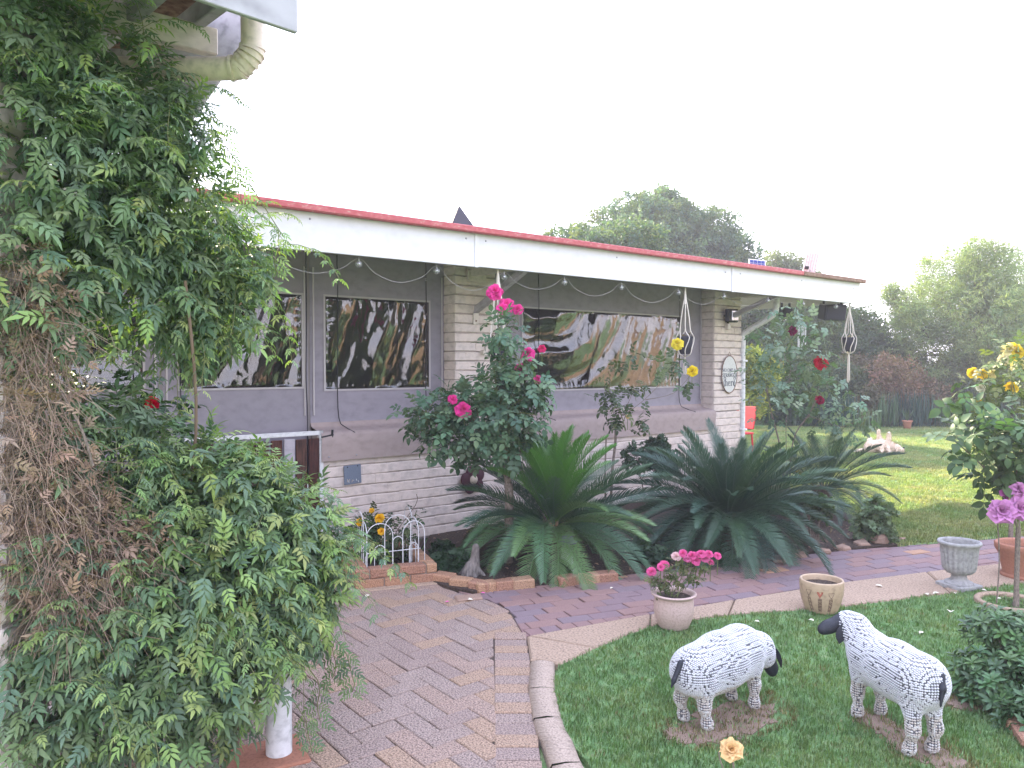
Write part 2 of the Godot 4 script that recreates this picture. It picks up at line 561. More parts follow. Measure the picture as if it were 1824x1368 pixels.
func prism(poly: PackedVector2Array, y0: float, y1: float, bev := 0.004) -> B:   # poly in (x, -z)
	var b := B.new()
	var inner := poly
	var ins := Geometry2D.offset_polygon(poly, -bev)
	if ins.size() == 1 and ins[0].size() == poly.size():
		inner = PackedVector2Array()
		for p in poly:       # match corners
			var best: Vector2 = ins[0][0]
			for q in ins[0]:
				if q.distance_to(p) < best.distance_to(p):
					best = q
			inner.append(best)
	var id := Geometry2D.triangulate_polygon(inner)
	for k in range(0, id.size(), 3):
		b.tri(Vector3(inner[id[k]].x, y1, -inner[id[k]].y), Vector3(inner[id[k + 1]].x, y1, -inner[id[k + 1]].y), Vector3(inner[id[k + 2]].x, y1, -inner[id[k + 2]].y), Vector3.UP)
	var cen := Vector2.ZERO
	for p in poly:
		cen += p / poly.size()
	for k in poly.size():
		var m := (k + 1) % poly.size()
		var w := ((poly[k] + poly[m]) * 0.5 - cen).normalized()
		b.quad(Vector3(inner[k].x, y1, -inner[k].y), Vector3(inner[m].x, y1, -inner[m].y), Vector3(poly[m].x, y1 - bev, -poly[m].y), Vector3(poly[k].x, y1 - bev, -poly[k].y), Vector3(w.x, 1, -w.y).normalized())
		b.quad(Vector3(poly[k].x, y1 - bev, -poly[k].y), Vector3(poly[m].x, y1 - bev, -poly[m].y), Vector3(poly[m].x, y0, -poly[m].y), Vector3(poly[k].x, y0, -poly[k].y), Vector3(w.x, 0, -w.y))
	return b

# lay bricks (each [centre, axis, along, across]) into a polygon; the 300 nearest are parts, the rest one part
func lay(parent: Node3D, poly: PackedVector2Array, list: Array, mats: Array, wts: Array, ll: float, ww: float) -> void:
	var shapes := []
	for k in 4:
		shapes.append(rough_box(Vector3(ll, 0.05, ww), 0.0035, 0.003, 40 + k))
	list.sort_custom(func(a, b): return a[0].length_squared() < b[0].length_squared())
	var rest := {}
	var n := 0
	for q in list:
		var ax: Vector2 = q[1]
		var pp := ax.orthogonal()
		var cs := PackedVector2Array()
		var inside := 0
		for k in [[-1, -1], [1, -1], [1, 1], [-1, 1]]:
			var p: Vector2 = q[0] + ax * (k[0] * ll * 0.5) + pp * (k[1] * ww * 0.5)
			cs.append(p)
			if Geometry2D.is_point_in_polygon(p, poly):
				inside += 1
		if inside == 0:
			continue
		var pick := R()
		var mi := 0
		while mi < wts.size() - 1 and pick > wts[mi]:
			pick -= wts[mi]
			mi += 1
		var lift := R(-0.0025, 0.0025)
		var m: Material = M[mats[mi]]
		if inside == 4:
			var t := Transform3D(Basis(Vector3(ax.x, 0, -ax.y), Vector3.UP, Vector3(ax.x, 0, -ax.y).cross(Vector3.UP)), Vector3(q[0].x, -0.025 + lift, -q[0].y))
			t.basis = t.basis * Basis.from_euler(Vector3(R(-0.008, 0.008), R(-0.012, 0.012), R(-0.006, 0.006)))
			if n < 300:
				put("brick", shapes[n % 4], m, parent, t)
			else:
				if not rest.has(mats[mi]):
					rest[mats[mi]] = B.new()
				rest[mats[mi]].box(t, Vector3(ll, 0.05, ww), 0.005)
			n += 1
		else:
			for cut in Geometry2D.intersect_polygons(cs, poly):
				var area := 0.0
				for k in cut.size():
					area += cut[k].cross(cut[(k + 1) % cut.size()]) * 0.5
				if absf(area) < 0.0015:
					continue
				var pr := prism(cut, -0.05, lift)
				if n < 300:
					made("brick", pr, m, parent)
				n += 1
	for k in rest:
		var o := made("far_brick", rest[k], M[k], parent)
		o.set_meta("kind", "stuff")

const LAWN_EDGE := [Vector2(0.75, 1.5), Vector2(0.45, 2.2), Vector2(0.36, 2.6), Vector2(0.288, 2.86), Vector2(0.219, 3.06), Vector2(0.185, 3.364), Vector2(0.18, 3.57), Vector2(0.244, 3.8), Vector2(0.435, 4.02), Vector2(0.79, 4.366), Vector2(1.29, 4.56), Vector2(2.03, 4.717), Vector2(2.88, 5.0), Vector2(3.49, 5.23), Vector2(6.5, 6.2)]
const PATH_NEAR := [Vector2(0.07, 4.21), Vector2(0.83, 4.59), Vector2(1.94, 5.13), Vector2(3.24, 5.62), Vector2(6.5, 6.6)]
const PATH_FAR := [Vector2(6.5, 7.3), Vector2(3.67, 6.45), Vector2(2.54, 6.13), Vector2(1.6, 5.78), Vector2(0.7, 5.4), Vector2(-0.26, 5.0)]

func blade_tuft(blades: int, hh: float, ww: float, spread: float, sd: int) -> ArrayMesh:
	var b := B.new()
	rng.seed = sd
	for k in blades:
		var a := R(0, TAU)
		var lean := Vector3(cos(a), 0, sin(a)) * R(0.1, 0.75)
		var base := Vector3(R(-spread, spread), -0.004, R(-spread, spread))
		var h2 := hh * R(0.55, 1.15)
		var side := Vector3(-sin(a), 0, cos(a)).rotated(Vector3.UP, R(-0.6, 0.6)) * ww * R(0.7, 1.2) * 0.5
		var mid := base + Vector3(0, h2 * 0.6, 0) + lean * h2 * 0.35
		var tip := base + Vector3(0, h2 * 0.95, 0) + lean * h2 * 1.0
		var nn := (Vector3(cos(a), 0.9, sin(a))).normalized()
		var k0 := b.vert(base - side, nn)
		b.vert(base + side, nn)
		b.vert(mid - side * 0.8, nn)
		b.vert(mid + side * 0.8, nn)
		b.vert(tip, nn)
		b.face(k0, k0 + 1, k0 + 3)
		b.face(k0, k0 + 3, k0 + 2)
		b.face(k0 + 2, k0 + 3, k0 + 4)
	return b.mesh()

const BARE := [[0.93, 3.2, 0.32, 0.17, 0.6], [0.75, 3.08, 0.16, 0.12, 0.2], [1.6, 2.95, 0.12, 0.22, 0.3], [1.53, 3.18, 0.09, 0.14, 0.0], [1.98, 3.38, 0.13, 0.09, -0.7]]

func bare(x: float, z: float) -> float:
	var m := -1.0
	for q in BARE:
		var p := Vector2(x - q[0], z - q[1]).rotated(-q[4])
		m = maxf(m, 1.0 - Vector2(p.x / q[2], p.y / q[3]).length())
	return m

func build_ground() -> void:
	rng.seed = 11
	var b := B.new()
	b.quad(Vector3(-150, -0.03, 150), Vector3(150, -0.03, 150), Vector3(150, -0.03, -250), Vector3(-150, -0.03, -250), Vector3.UP)
	struct("ground", b, M.ground)
	# front lawn
	var poly := PackedVector2Array(LAWN_EDGE)
	poly.append(Vector2(9, 7.0))
	poly.append(Vector2(9, -4))
	poly.append(Vector2(0.75, -4))
	struct("lawn", slab(poly, 0.0, 0.03), M.turf)
	var back := PackedVector2Array([Vector2(3.2, 6.32), Vector2(3.67, 6.47), Vector2(6.5, 7.32), Vector2(14, 9.6), Vector2(30, 14), Vector2(30, 18.7), Vector2(2.0, 18.7), Vector2(2.6, 12), Vector2(3.3, 9.5), Vector2(3.35, 7.6)])
	struct("lawn", slab(back, 0.0, 0.03), M.turf)
	# bare earth under the sheep
	for q in BARE:
		var pp := PackedVector2Array()
		for k in 44:
			var a := TAU * k / 44
			pp.append(Vector2(q[0], q[1]) + Vector2(cos(a) * q[2], sin(a) * q[3]).rotated(q[4]) * R(0.55, 0.95))
		struct("bare_earth", slab(pp, 0.004 + R(0, 0.002), 0.004), mat(lin(0.36, 0.255, 0.19), 1.0, {"tex": T.grain, "scale": 3.0, "nrm": T.fine_n, "nscale": 1.0}))
	var g := Node3D.new()
	g.name = "grass"
	g.set_meta("kind", "stuff")
	tag(g, "short green turf of both lawns", "grass")
	add_child(g)
	var tufts := [blade_tuft(6, 0.024, 0.0032, 0.012, 1), blade_tuft(6, 0.02, 0.003, 0.013, 2), blade_tuft(5, 0.029, 0.0032, 0.013, 3)]
	var far_tufts := [blade_tuft(8, 0.036, 0.007, 0.035, 4), blade_tuft(8, 0.03, 0.007, 0.035, 5)]
	rng.seed = 12
	var f := noise(1.3, 31, 3)
	var f2 := noise(6.0, 32, 2)
	var ins := [Inst.new(), Inst.new(), Inst.new()]
	for k in 74000:
		var z := 2.1 + 4.0 * pow(R(), 1.35)
		var x := R(0.15, minf(z * 0.74 + 1.4, 5.5))
		if not Geometry2D.is_point_in_polygon(Vector2(x, z), poly):
			continue
		var br := bare(x, z) + f2.get_noise_2d(x, z) * 0.25
		if br > 0.12 and R() < 0.5:
			continue
		if x > 2.0 and x < 2.6 and z < 3.3 and x > 2.0 + (z - 2.9) * 0.3:
			continue
		var n := f.get_noise_2d(x, z) + 0.6 * f2.get_noise_2d(x, z)
		var c := Color(0.235, 0.375, 0.165).lerp(Color(0.325, 0.425, 0.19), clampf(n * 1.3 + 0.35, 0, 1))
		if R() < 0.015 or br > -0.08 and R() < 0.6:
			c = Color(0.32, 0.26, 0.14)
		ins[k % 3].add(Transform3D(Basis(Vector3.UP, R(0, TAU)).scaled(Vector3.ONE * R(0.75, 1.25)), Vector3(x, 0, -z)), vary(c, 0.25, 0.1))
	for k in 3:
		scatter("turf", tufts[k], M.grass, ins[k], g)
	var far := [Inst.new(), Inst.new()]
	for k in 66000:
		var z := 6.3 + 12.4 * pow(R(), 1.2)
		var x := R(2.4, minf(z * 0.76 + 2.0, 15.0))
		if not Geometry2D.is_point_in_polygon(Vector2(x, z), back):
			continue
		var n := f.get_noise_2d(x * 0.6, z * 0.6) + 0.5 * f2.get_noise_2d(x * 0.5, z * 0.5)
		var c := Color(0.29, 0.37, 0.14).lerp(Color(0.44, 0.43, 0.21), clampf(n * 1.4 + 0.45, 0, 1))
		far[k % 2].add(Transform3D(Basis(Vector3.UP, R(0, TAU)).scaled(Vector3.ONE * R(0.7, 1.2)), Vector3(x, 0, -z)), vary(c, 0.25, 0.1))
	for k in 2:
		scatter("turf", far_tufts[k], M.grass, far[k], g)
	# paving of tan bricks, herringbone along the axes of the house
	rng.seed = 13
	var tan_poly := PackedVector2Array([Vector2(-0.04, 1.2), Vector2(-0.056, 2.86), Vector2(-0.104, 4.19), Vector2(0.066, 4.215), Vector2(-0.02, 4.66), Vector2(-0.15, 4.86), Vector2(-0.457, 5.13), Vector2(-0.75, 5.6), Vector2(-0.75, 6.68), Vector2(-2.9, 5.0), Vector2(-2.2, 1.2)])
	var tp := Node3D.new()
	tp.name = "tan_paving"
	tp.set_meta("kind", "structure")
	add_child(tp)
	made("bedding_sand", slab(PackedVector2Array([Vector2(0.12, 1.2), Vector2(0.1, 4.25), Vector2(-0.02, 4.68), Vector2(-0.457, 5.14), Vector2(-0.75, 5.6), Vector2(-0.75, 6.68), Vector2(-2.9, 5.0), Vector2(-2.2, 1.2)]), -0.009, 0.03), M.sand, tp)
	var d2 := Vector2(0.786, 0.618)
	var n2 := Vector2(0.618, -0.786)
	var u := 0.1025
	var list := []
	for i in range(-34, 34):
		for j in range(-60, 30):
			var r := posmod(i - j, 4)
			var o := Vector2(-0.742, 6.68)
			if r == 0:
				list.append([o + d2 * (i + 1.0) * u + n2 * (-j - 0.5) * u, d2])
			elif r == 2:
				list.append([o + d2 * (i + 0.5) * u + n2 * (-j) * u, n2])
	var keep := []
	for q in list:
		if q[0].x > -2.4 and q[0].y > 2.0 and q[0].y < 6.6 and (q[0].x > -1.5 or q[0].y > 3.4):
			keep.append(q)
	lay(tp, tan_poly, keep, ["tan0", "tan1", "tan2", "tan3", "tan4"], [0.25, 0.3, 0.16, 0.14, 0.15], 0.2012, 0.0988)
	var border := Node3D.new()
	border.name = "brick_border"
	border.set_meta("kind", "structure")
	add_child(border)
	var z := 2.1
	while z < 4.17:
		var x0 := lerpf(-0.05, -0.1, (z - 2.0) / 2.2)
		var w := R(0.094, 0.104)
		made("brick", prism(PackedVector2Array([Vector2(x0 + 0.004, z), Vector2(x0 + 0.175 + R(0, 0.008), z + R(-0.003, 0.003)), Vector2(x0 + 0.175 + R(0, 0.008), z + w - 0.005), Vector2(x0 + 0.002, z + w - 0.005)]), -0.05, R(-0.003, 0.004)), M["tan%d" % rng.randi_range(0, 4)], border)
		z += w
	# purple brick path
	var pw := PackedVector2Array(PATH_NEAR)
	pw.append_array(PackedVector2Array(PATH_FAR))
	pw.append(Vector2(-0.447, 5.125))
	pw.append(Vector2(-0.144, 4.865))
	pw.append(Vector2(-0.014, 4.663))
	var pth := Node3D.new()
	pth.name = "purple_path"
	pth.set_meta("kind", "structure")
	add_child(pth)
	made("bedding_sand", slab(pw, -0.0105, 0.03), M.sand_dark, pth)
	var ud := Vector2(0.925, 0.38).normalized()
	var vd := Vector2(-ud.y, ud.x)
	list = []
	for j in range(-3, 16):
		for i in range(-6, 40):
			if j == 0 or j == 9:
				for s in 2:
					list.append([Vector2(0.07, 4.16) + ud * ((i * 2 + s) * 0.1025) + vd * (j * 0.1025 + 0.05), vd])
			elif j == 1 or j == 10:
				continue
			else:
				list.append([Vector2(0.07, 4.16) + ud * ((i + (0.5 if j % 2 else 0.0)) * 0.205 + R(-0.004, 0.004)) + vd * (j * 0.1025), ud])
	for q in list:
		if q[1] == vd:
			q[0] += vd * 0.0
	lay(pth, pw, list, ["purple0", "purple1", "purple2", "purple3", "purple4"], [0.32, 0.28, 0.2, 0.17, 0.03], 0.2, 0.0975)
	# concrete edging between path and lawn, in blocks
	var ce := Node3D.new()
	ce.name = "concrete_edging"
	ce.set_meta("kind", "structure")
	add_child(ce)
	var near := [Vector2(0.244, 3.8), Vector2(0.435, 4.02), Vector2(0.79, 4.366), Vector2(1.29, 4.56), Vector2(2.03, 4.717), Vector2(2.88, 5.0), Vector2(3.49, 5.23), Vector2(6.5, 6.2)]
	var farp := [Vector2(0.09, 3.86), Vector2(0.085, 4.2), Vector2(0.83, 4.58), Vector2(1.42, 4.87), Vector2(2.2, 5.22), Vector2(3.0, 5.52), Vector2(3.7, 5.75), Vector2(6.5, 6.59)]
	for k in near.size() - 1:
		var g0: Vector2 = (near[k + 1] - near[k]).normalized() * 0.004
		made("slab", prism(PackedVector2Array([near[k] + g0, near[k + 1] - g0, farp[k + 1] - g0, farp[k] + g0]), -0.05, 0.004 + R(0, 0.006), 0.01), M.concrete, ce)
	# rounded kerb beside the lawn
	var kb := Node3D.new()
	kb.name = "kerb"
	kb.set_meta("kind", "structure")
	add_child(kb)
	var kp := [Vector3(0.62, 0, -1.5), Vector3(0.34, 0, -2.2), Vector3(0.205, 0, -2.83), Vector3(0.15, 0, -3.2), Vector3(0.135, 0, -3.5), Vector3(0.155, 0, -3.82)]
	for k in kp.size() - 1:
		var bb := B.new()
		var dd: Vector3 = (kp[k + 1] - kp[k]).normalized()
		var sd := dd.cross(Vector3.UP)
		var prof := [[-0.062, -0.04], [-0.062, 0.0], [-0.054, 0.013], [0.0, 0.019], [0.052, 0.014], [0.061, 0.002], [0.062, -0.04]]
		var prev := -1
		for s in 7:
			var p: Vector3 = kp[k].lerp(kp[k + 1], s / 6.0) + dd * (0.004 if s == 0 else (-0.004 if s == 6 else 0.0)) + sd * R(-0.003, 0.003)
			var k0 := bb.v.size()
			for e in prof:
				bb.vert(p + sd * e[0] + Vector3.UP * (e[1] + R(-0.002, 0.002)), (sd * e[0] * 12 + Vector3.UP * maxf(e[1] * 30, 0.0) + Vector3(0, 0.05, 0)).normalized())
			if prev >= 0:
				for e in 6:
					bb.face(prev + e, prev + e + 1, k0 + e + 1)
					bb.face(prev + e, k0 + e + 1, k0 + e)
			prev = k0
		made("kerb_block", bb, M.kerb, kb)
	# planting bed along the house
	var bed := PackedVector2Array([Vector2(-0.72, 5.5), Vector2(-0.45, 5.13), Vector2(-0.26, 5.02), Vector2(0.7, 5.42), Vector2(1.6, 5.8), Vector2(2.54, 6.15), Vector2(3.2, 6.34), Vector2(3.37, 7.6), Vector2(3.35, 9.5), Vector2(2.9, 9.6), Vector2(-0.72, 6.7)])
	struct("flower_bed", slab(bed, 0.012, 0.04), M.soil)
	var lit := Inst.new()
	for k in 1500:
		var q := Vector2(R(-0.7, 3.3), R(5.0, 7.2))
		if Geometry2D.is_point_in_polygon(q, bed):
			lit.add(Transform3D(Basis.from_euler(Vector3(R(-0.5, 0.5), R(0, TAU), R(-0.5, 0.5))).scaled(Vector3.ONE * R(0.5, 1.3)), Vector3(q.x, 0.018, -q.y)), vary(Color(0.2, 0.14, 0.09), 0.5, 0.2))
	var lb := B.new()
	lb.leaf(Vector3(-0.02, 0, 0), Vector3.RIGHT, Vector3.UP, 0.04, 0.016, 0.2, 2)
	var mul := scatter("leaf_litter", lb.mesh(), M.dry_twig, lit, self)
	tag(mul, "dry leaf litter on the flower bed", "litter")

# ---------------------------------------------------------------- the veranda house
func wall_bricks(parent: Node3D, t0: float, t1: float, y0: float, rows: int, depth: float, ll: float, front: float, shapes: Array, ends := false) -> void:
	for r in rows:
		var t := t0 - (ll * 0.5 if r % 2 else 0.0) * (0.0 if ends else 1.0)
		var first := true
		while t < t1 - 0.02:
			var a := maxf(t, t0)
			var l := ll
			if ends and first and r % 2:
				l = ll * 0.5
			var e := minf(t + l, t1)
			if e - a > 0.04:
				var s := Vector3((e - a + 0.016) / 0.22, 1.0, depth / 0.1)
				put("brick", shapes[rng.randi() % shapes.size()], M["wall%d" % rng.randi_range(0, 4)], parent, Transform3D(Basis().scaled(s), Vector3((a + e) * 0.5 + R(-0.001, 0.001), y0 + (r + 0.5) * 0.085 + R(-0.002, 0.002), front - depth * 0.5 + R(-0.0012, 0.0012))))
			t += l
			first = false

func build_house() -> void:
	rng.seed = 21
	var h := Node3D.new()
	h.name = "veranda_house"
	h.transform = HX
	tag(h, "low cream brick veranda house with white fascia and red roof edge", "house")
	add_child(h)
	var shapes := []
	for k in 4:
		shapes.append(rough_box(Vector3(0.22, 0.0812, 0.1), 0.007, 0.006, 60 + k))
	var b := B.new()
	b.box(Transform3D(Basis(), Vector3(1.78, 0.46, -0.107)), Vector3(5.5, 0.95, 0.194))
	var w := made("low_wall", b, M.mortar, h)
	wall_bricks(w, -0.965, 4.54, -0.0, 11, 0.1, 0.232, 0.0, shapes)
	for q in [[0.306, 0.75], [4.02, 4.54]]:
		b = B.new()
		b.box(Transform3D(Basis(), Vector3((q[0] + q[1]) * 0.5, 1.69, -0.16)), Vector3(q[1] - q[0] - 0.014, 1.5, 0.29))
		var p := made("pillar", b, M.mortar, h)
		wall_bricks(p, q[0], q[1], 0.94, 18, 0.3, (q[1] - q[0]) * 0.5, 0.0, shapes)
	# room behind: floor, back wall, ends, ceiling
	b = B.new()
	b.box(Transform3D(Basis(), Vector3(0.3, 0.02, -1.38)), Vector3(8.6, 0.08, 2.36))
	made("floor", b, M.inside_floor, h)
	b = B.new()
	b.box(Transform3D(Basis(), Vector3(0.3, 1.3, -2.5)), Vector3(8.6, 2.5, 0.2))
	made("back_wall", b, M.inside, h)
	for t in [-3.9, 4.43]:
		b = B.new()
		b.box(Transform3D(Basis(), Vector3(t, 1.3, -1.36)), Vector3(0.2, 2.5, 2.04))
		made("end_wall", b, M["wall1"], h)
	b = B.new()
	b.box(Transform3D(Basis(Vector3(0, 0, 1), 0.0).rotated(Vector3.RIGHT, 0.06), Vector3(0.95, 2.475, -0.88)), Vector3(9.9, 0.02, 3.2))
	made("ceiling", b, M.soffit, h)
	# a table and bench in the room, half seen through the clear windows
	# corrugated roof sheet with trim
	b = B.new()
	var cols := 620
	var prev := -1
	for k in cols + 1:
		var t := -4.0 + 9.98 * k / cols
		var y := sin(TAU * t / 0.076) * 0.009
		var dy := cos(TAU * t / 0.076) * 0.009 * TAU / 0.076
		var k0 := b.v.size()
		for o in [0.84, -2.65]:
			b.vert(Vector3(t, 2.565 + (0.84 - o) * 0.06 + y, o), Vector3(-dy, 1, 0.06).normalized())
		if prev >= 0:
			b.face(prev, k0, k0 + 1)
			b.face(prev, k0 + 1, prev + 1)
		prev = k0
	made("roof", b, M.red_trim, h)
	for q in [[-4.0, 4.55, "red_trim"], [4.553, 5.97, "rust_trim"]]:
		b = B.new()
		b.box(Transform3D(Basis(), Vector3((q[0] + q[1]) * 0.5, 2.552, 0.812)), Vector3(q[1] - q[0], 0.05, 0.055), 0.008)
		made("roof_trim", b, M[q[2]], h)
	# fascia boards
	for q in [[-3.9, -0.03, 0.0], [-0.018, 3.282, 0.004], [3.289, 5.94, 0.001]]:
		b = B.new()
		b.box(Transform3D(Basis(), Vector3((q[0] + q[1]) * 0.5, 2.4 + q[2], 0.765)), Vector3(q[1] - q[0], 0.262, 0.02), 0.003)
		made("fascia_board", b, M.white_paint, h)
	for t in [-0.022, 3.285]:
		b = B.new()
		b.box(Transform3D(Basis(), Vector3(t, 2.398, 0.779)), Vector3(0.035, 0.264, 0.006), 0.002)
		made("cover_strip", b, M.white_paint, h)
	b = B.new()
	b.box(Transform3D(Basis(), Vector3(5.93, 2.41, -0.92)), Vector3(0.02, 0.25, 3.3), 0.003)
	made("barge_board", b, M.white_paint, h)
	for t in [-2.9, -1.4, -0.12, 0.07, 1.55, 3.16, 3.42, 4.6, 5.78]:
		b = B.new()
		b.lathe([Vector2(0.0, 0.005), Vector2(0.006, 0.004), Vector2(0.008, 0.0)], 10, Transform3D(Basis(Vector3.RIGHT, PI / 2), Vector3(t, 2.47 + R(-0.02, 0.015), 0.776)))
		made("screw", b, M.grey_metal, h)
	# rafters and struts
	for t in [0.52, 4.24]:
		b = B.new()
		b.bar(Vector3(t - 0.05, 2.34, -0.1), Vector3(t - 0.05, 2.34, 0.75), 0.05, 0.09, 0.004)
		made("rafter", b, M.cream, h)
		var sb := B.new()
		var lo := 1.97 if t < 1 else 2.03
		sb.bar(Vector3(t, lo, 0.0), Vector3(t, 2.285, 0.74), 0.05, 0.01)
		sb.bar(Vector3(t - 0.02, lo + 0.03, 0.01), Vector3(t - 0.02, 2.31, 0.74), 0.008, 0.05)
		made("strut", sb, M.lilac_board, h)
		var pb := B.new()
		pb.box(Transform3D(Basis(), Vector3(t + 0.0, lo - 0.02, 0.006)), Vector3(0.06, 0.17, 0.012), 0.003)
		var pl := made("wall_plate", pb, M.cream, h)
		var bo := B.new()
		bo.lathe([Vector2(0.0, 0.008), Vector2(0.007, 0.007), Vector2(0.009, 0.0)], 8, Transform3D(Basis(Vector3.RIGHT, PI / 2), Vector3(t, lo - 0.07, 0.012)))
		made("bolt", bo, M.rust_trim, pl)
	b = B.new()
	b.box(Transform3D(Basis(), Vector3(0.52, 2.3, 0.02)), Vector3(0.2, 0.1, 0.03), 0.003)
	made("rafter_plate", b, M.cream, h)
	# purlins under the sheet, and the far posts of the roof
	for o in [0.45, -0.15]:
		b = B.new()
		b.box(Transform3D(Basis(), Vector3(1.0, 2.44, o)), Vector3(9.7, 0.07, 0.045))
		made("purlin", b, M.soffit, h)
	for t in [-1.0, -2.12, -3.32]:
		b = B.new()
		b.box(Transform3D(Basis(), Vector3(t, 1.22, -0.215)), Vector3(0.05, 2.4, 0.04), 0.004)
		made("post", b, M.soffit, h)
	# downpipe on the pillar
	b = B.new()
	b.tube(curve([Vector3(4.575, -0.02, 0.0), Vector3(4.575, 1.0, 0.0), Vector3(4.575, 1.78, 0.0), Vector3(4.58, 1.9, 0.04), Vector3(4.6, 2.07, 0.36), Vector3(4.6, 2.16, 0.44), Vector3(4.6, 2.36, 0.45)], 4), [0.036], 12)
	var dp := made("downpipe", b, M.white_metal, h)
	for y in [0.7, 1.55]:
		b = B.new()
		b.box(Transform3D(Basis(), Vector3(4.575, y, 0.012)), Vector3(0.1, 0.025, 0.06), 0.004)
		made("pipe_clip", b, M.white_metal, dp)
	# spout bricks that stick out of pillar
	for y in [1.62, 1.42]:
		b = B.new()
		b.tube(PackedVector3Array([Vector3(0.6, y, -0.02), Vector3(0.6, y - 0.005, 0.05)]), [0.022, 0.026], 10)
		made("wall_peg", b, M.cream, h)

func film(b: B, t0: float, t1: float, y0: float, y1: float, o: float, kind: int) -> void:
	var nx := int((t1 - t0) / 0.0075)
	var ny := int((y1 - y0) / 0.0085)
	var f := noise(2.2, 80 + kind, 3)
	var f2 := noise(7.0, 90 + kind, 2)
	var hh := PackedFloat32Array()
	hh.resize((nx + 1) * (ny + 1))
	for j in ny + 1:
		for i in nx + 1:
			var x := (t1 - t0) * i / nx
			var y := (y1 - y0) * j / ny
			var ww := t1 - t0
			var top := y1 - y0
			var wob := f.get_noise_2d(x * 0.7, y * 0.7) * 0.085
			var r: float
			var fan: float
			if kind == 0:
				r = Vector2(x + ww * 0.2, (top * 1.05 - y) * 0.8).length()
				fan = (x + (top - y) * 0.3) * 0.8
			elif kind == 1:
				r = Vector2(x + ww * 0.32, (top * 0.95 - y) * 0.75).length()
				fan = (x + (top - y) * 0.42) * 0.9
			else:
				r = Vector2((x - ww * 0.1) * 0.75, (top * 1.25 - y)).length()
				fan = (x + (top - y) * 0.38) * 0.75
			var swag := smoothstep(0.04, 0.3, r)
			if kind == 2:
				swag *= 1.0 - 0.75 * smoothstep(0.25, 0.75, x / ww)
			var rw := r + wob * 0.55
			var big := sin(rw * 15.0 + kind * 1.7)
			var mid := absf(sin(rw * 17.0 + 1.1 + 1.5 * f.get_noise_2d(x * 0.5, y * 0.5)))
			var d := swag * (0.015 * big + 0.008 * (1.0 - mid))
			var fw := fan + wob * 0.35
			var rid := 1.0 - absf(sin(fw * (9.0 if kind < 2 else 12.0) + kind))
			var rid2 := 1.0 - absf(sin(fw * (23.0 if kind < 2 else 29.0) + 2.0))
			var amt := smoothstep(0.0, 0.6, y / top) * (0.35 + 0.65 * (smoothstep(0.15, 0.5, x / ww) if kind > 0 else 1.0))
			d += amt * (0.012 * rid * rid + 0.0045 * rid2) * (0.8 + 0.6 * f.get_noise_2d(x * 0.35 + 4.0, y * 0.3))
			d += 0.0006 * f2.get_noise_2d(x * 1.6, y * 1.2) + 0.005 * f.get_noise_2d(x * 0.35, y * 0.35)
			var ex := minf(x, ww - x)
			var ey := minf(y, top - y)
			d += 0.003 * exp(-ex / 0.035) * sin(y * 95.0 + 3.0 * f.get_noise_1d(y * 3.0)) + 0.0026 * exp(-ey / 0.035) * sin(x * 100.0 + 3.0 * f.get_noise_1d(x * 3.0))
			d *= smoothstep(0.0, 0.02, minf(ex, ey))
			hh[j * (nx + 1) + i] = d
	var k0 := b.v.size()
	for j in ny + 1:
		for i in nx + 1:
			var a := hh[j * (nx + 1) + maxi(i - 1, 0)]
			var c := hh[j * (nx + 1) + mini(i + 1, nx)]
			var e := hh[maxi(j - 1, 0) * (nx + 1) + i]
			var g := hh[mini(j + 1, ny) * (nx + 1) + i]
			b.vert(Vector3(lerpf(t0, t1, float(i) / nx), lerpf(y0, y1, float(j) / ny), o + hh[j * (nx + 1) + i]), Vector3(-(c - a) / 0.015, -(g - e) / 0.017, 1).normalized())
	for j in ny:
		for i in nx:
			var p := k0 + j * (nx + 1) + i
			b.face(p, p + 1, p + nx + 2)
			b.face(p, p + nx + 2, p + nx + 1)

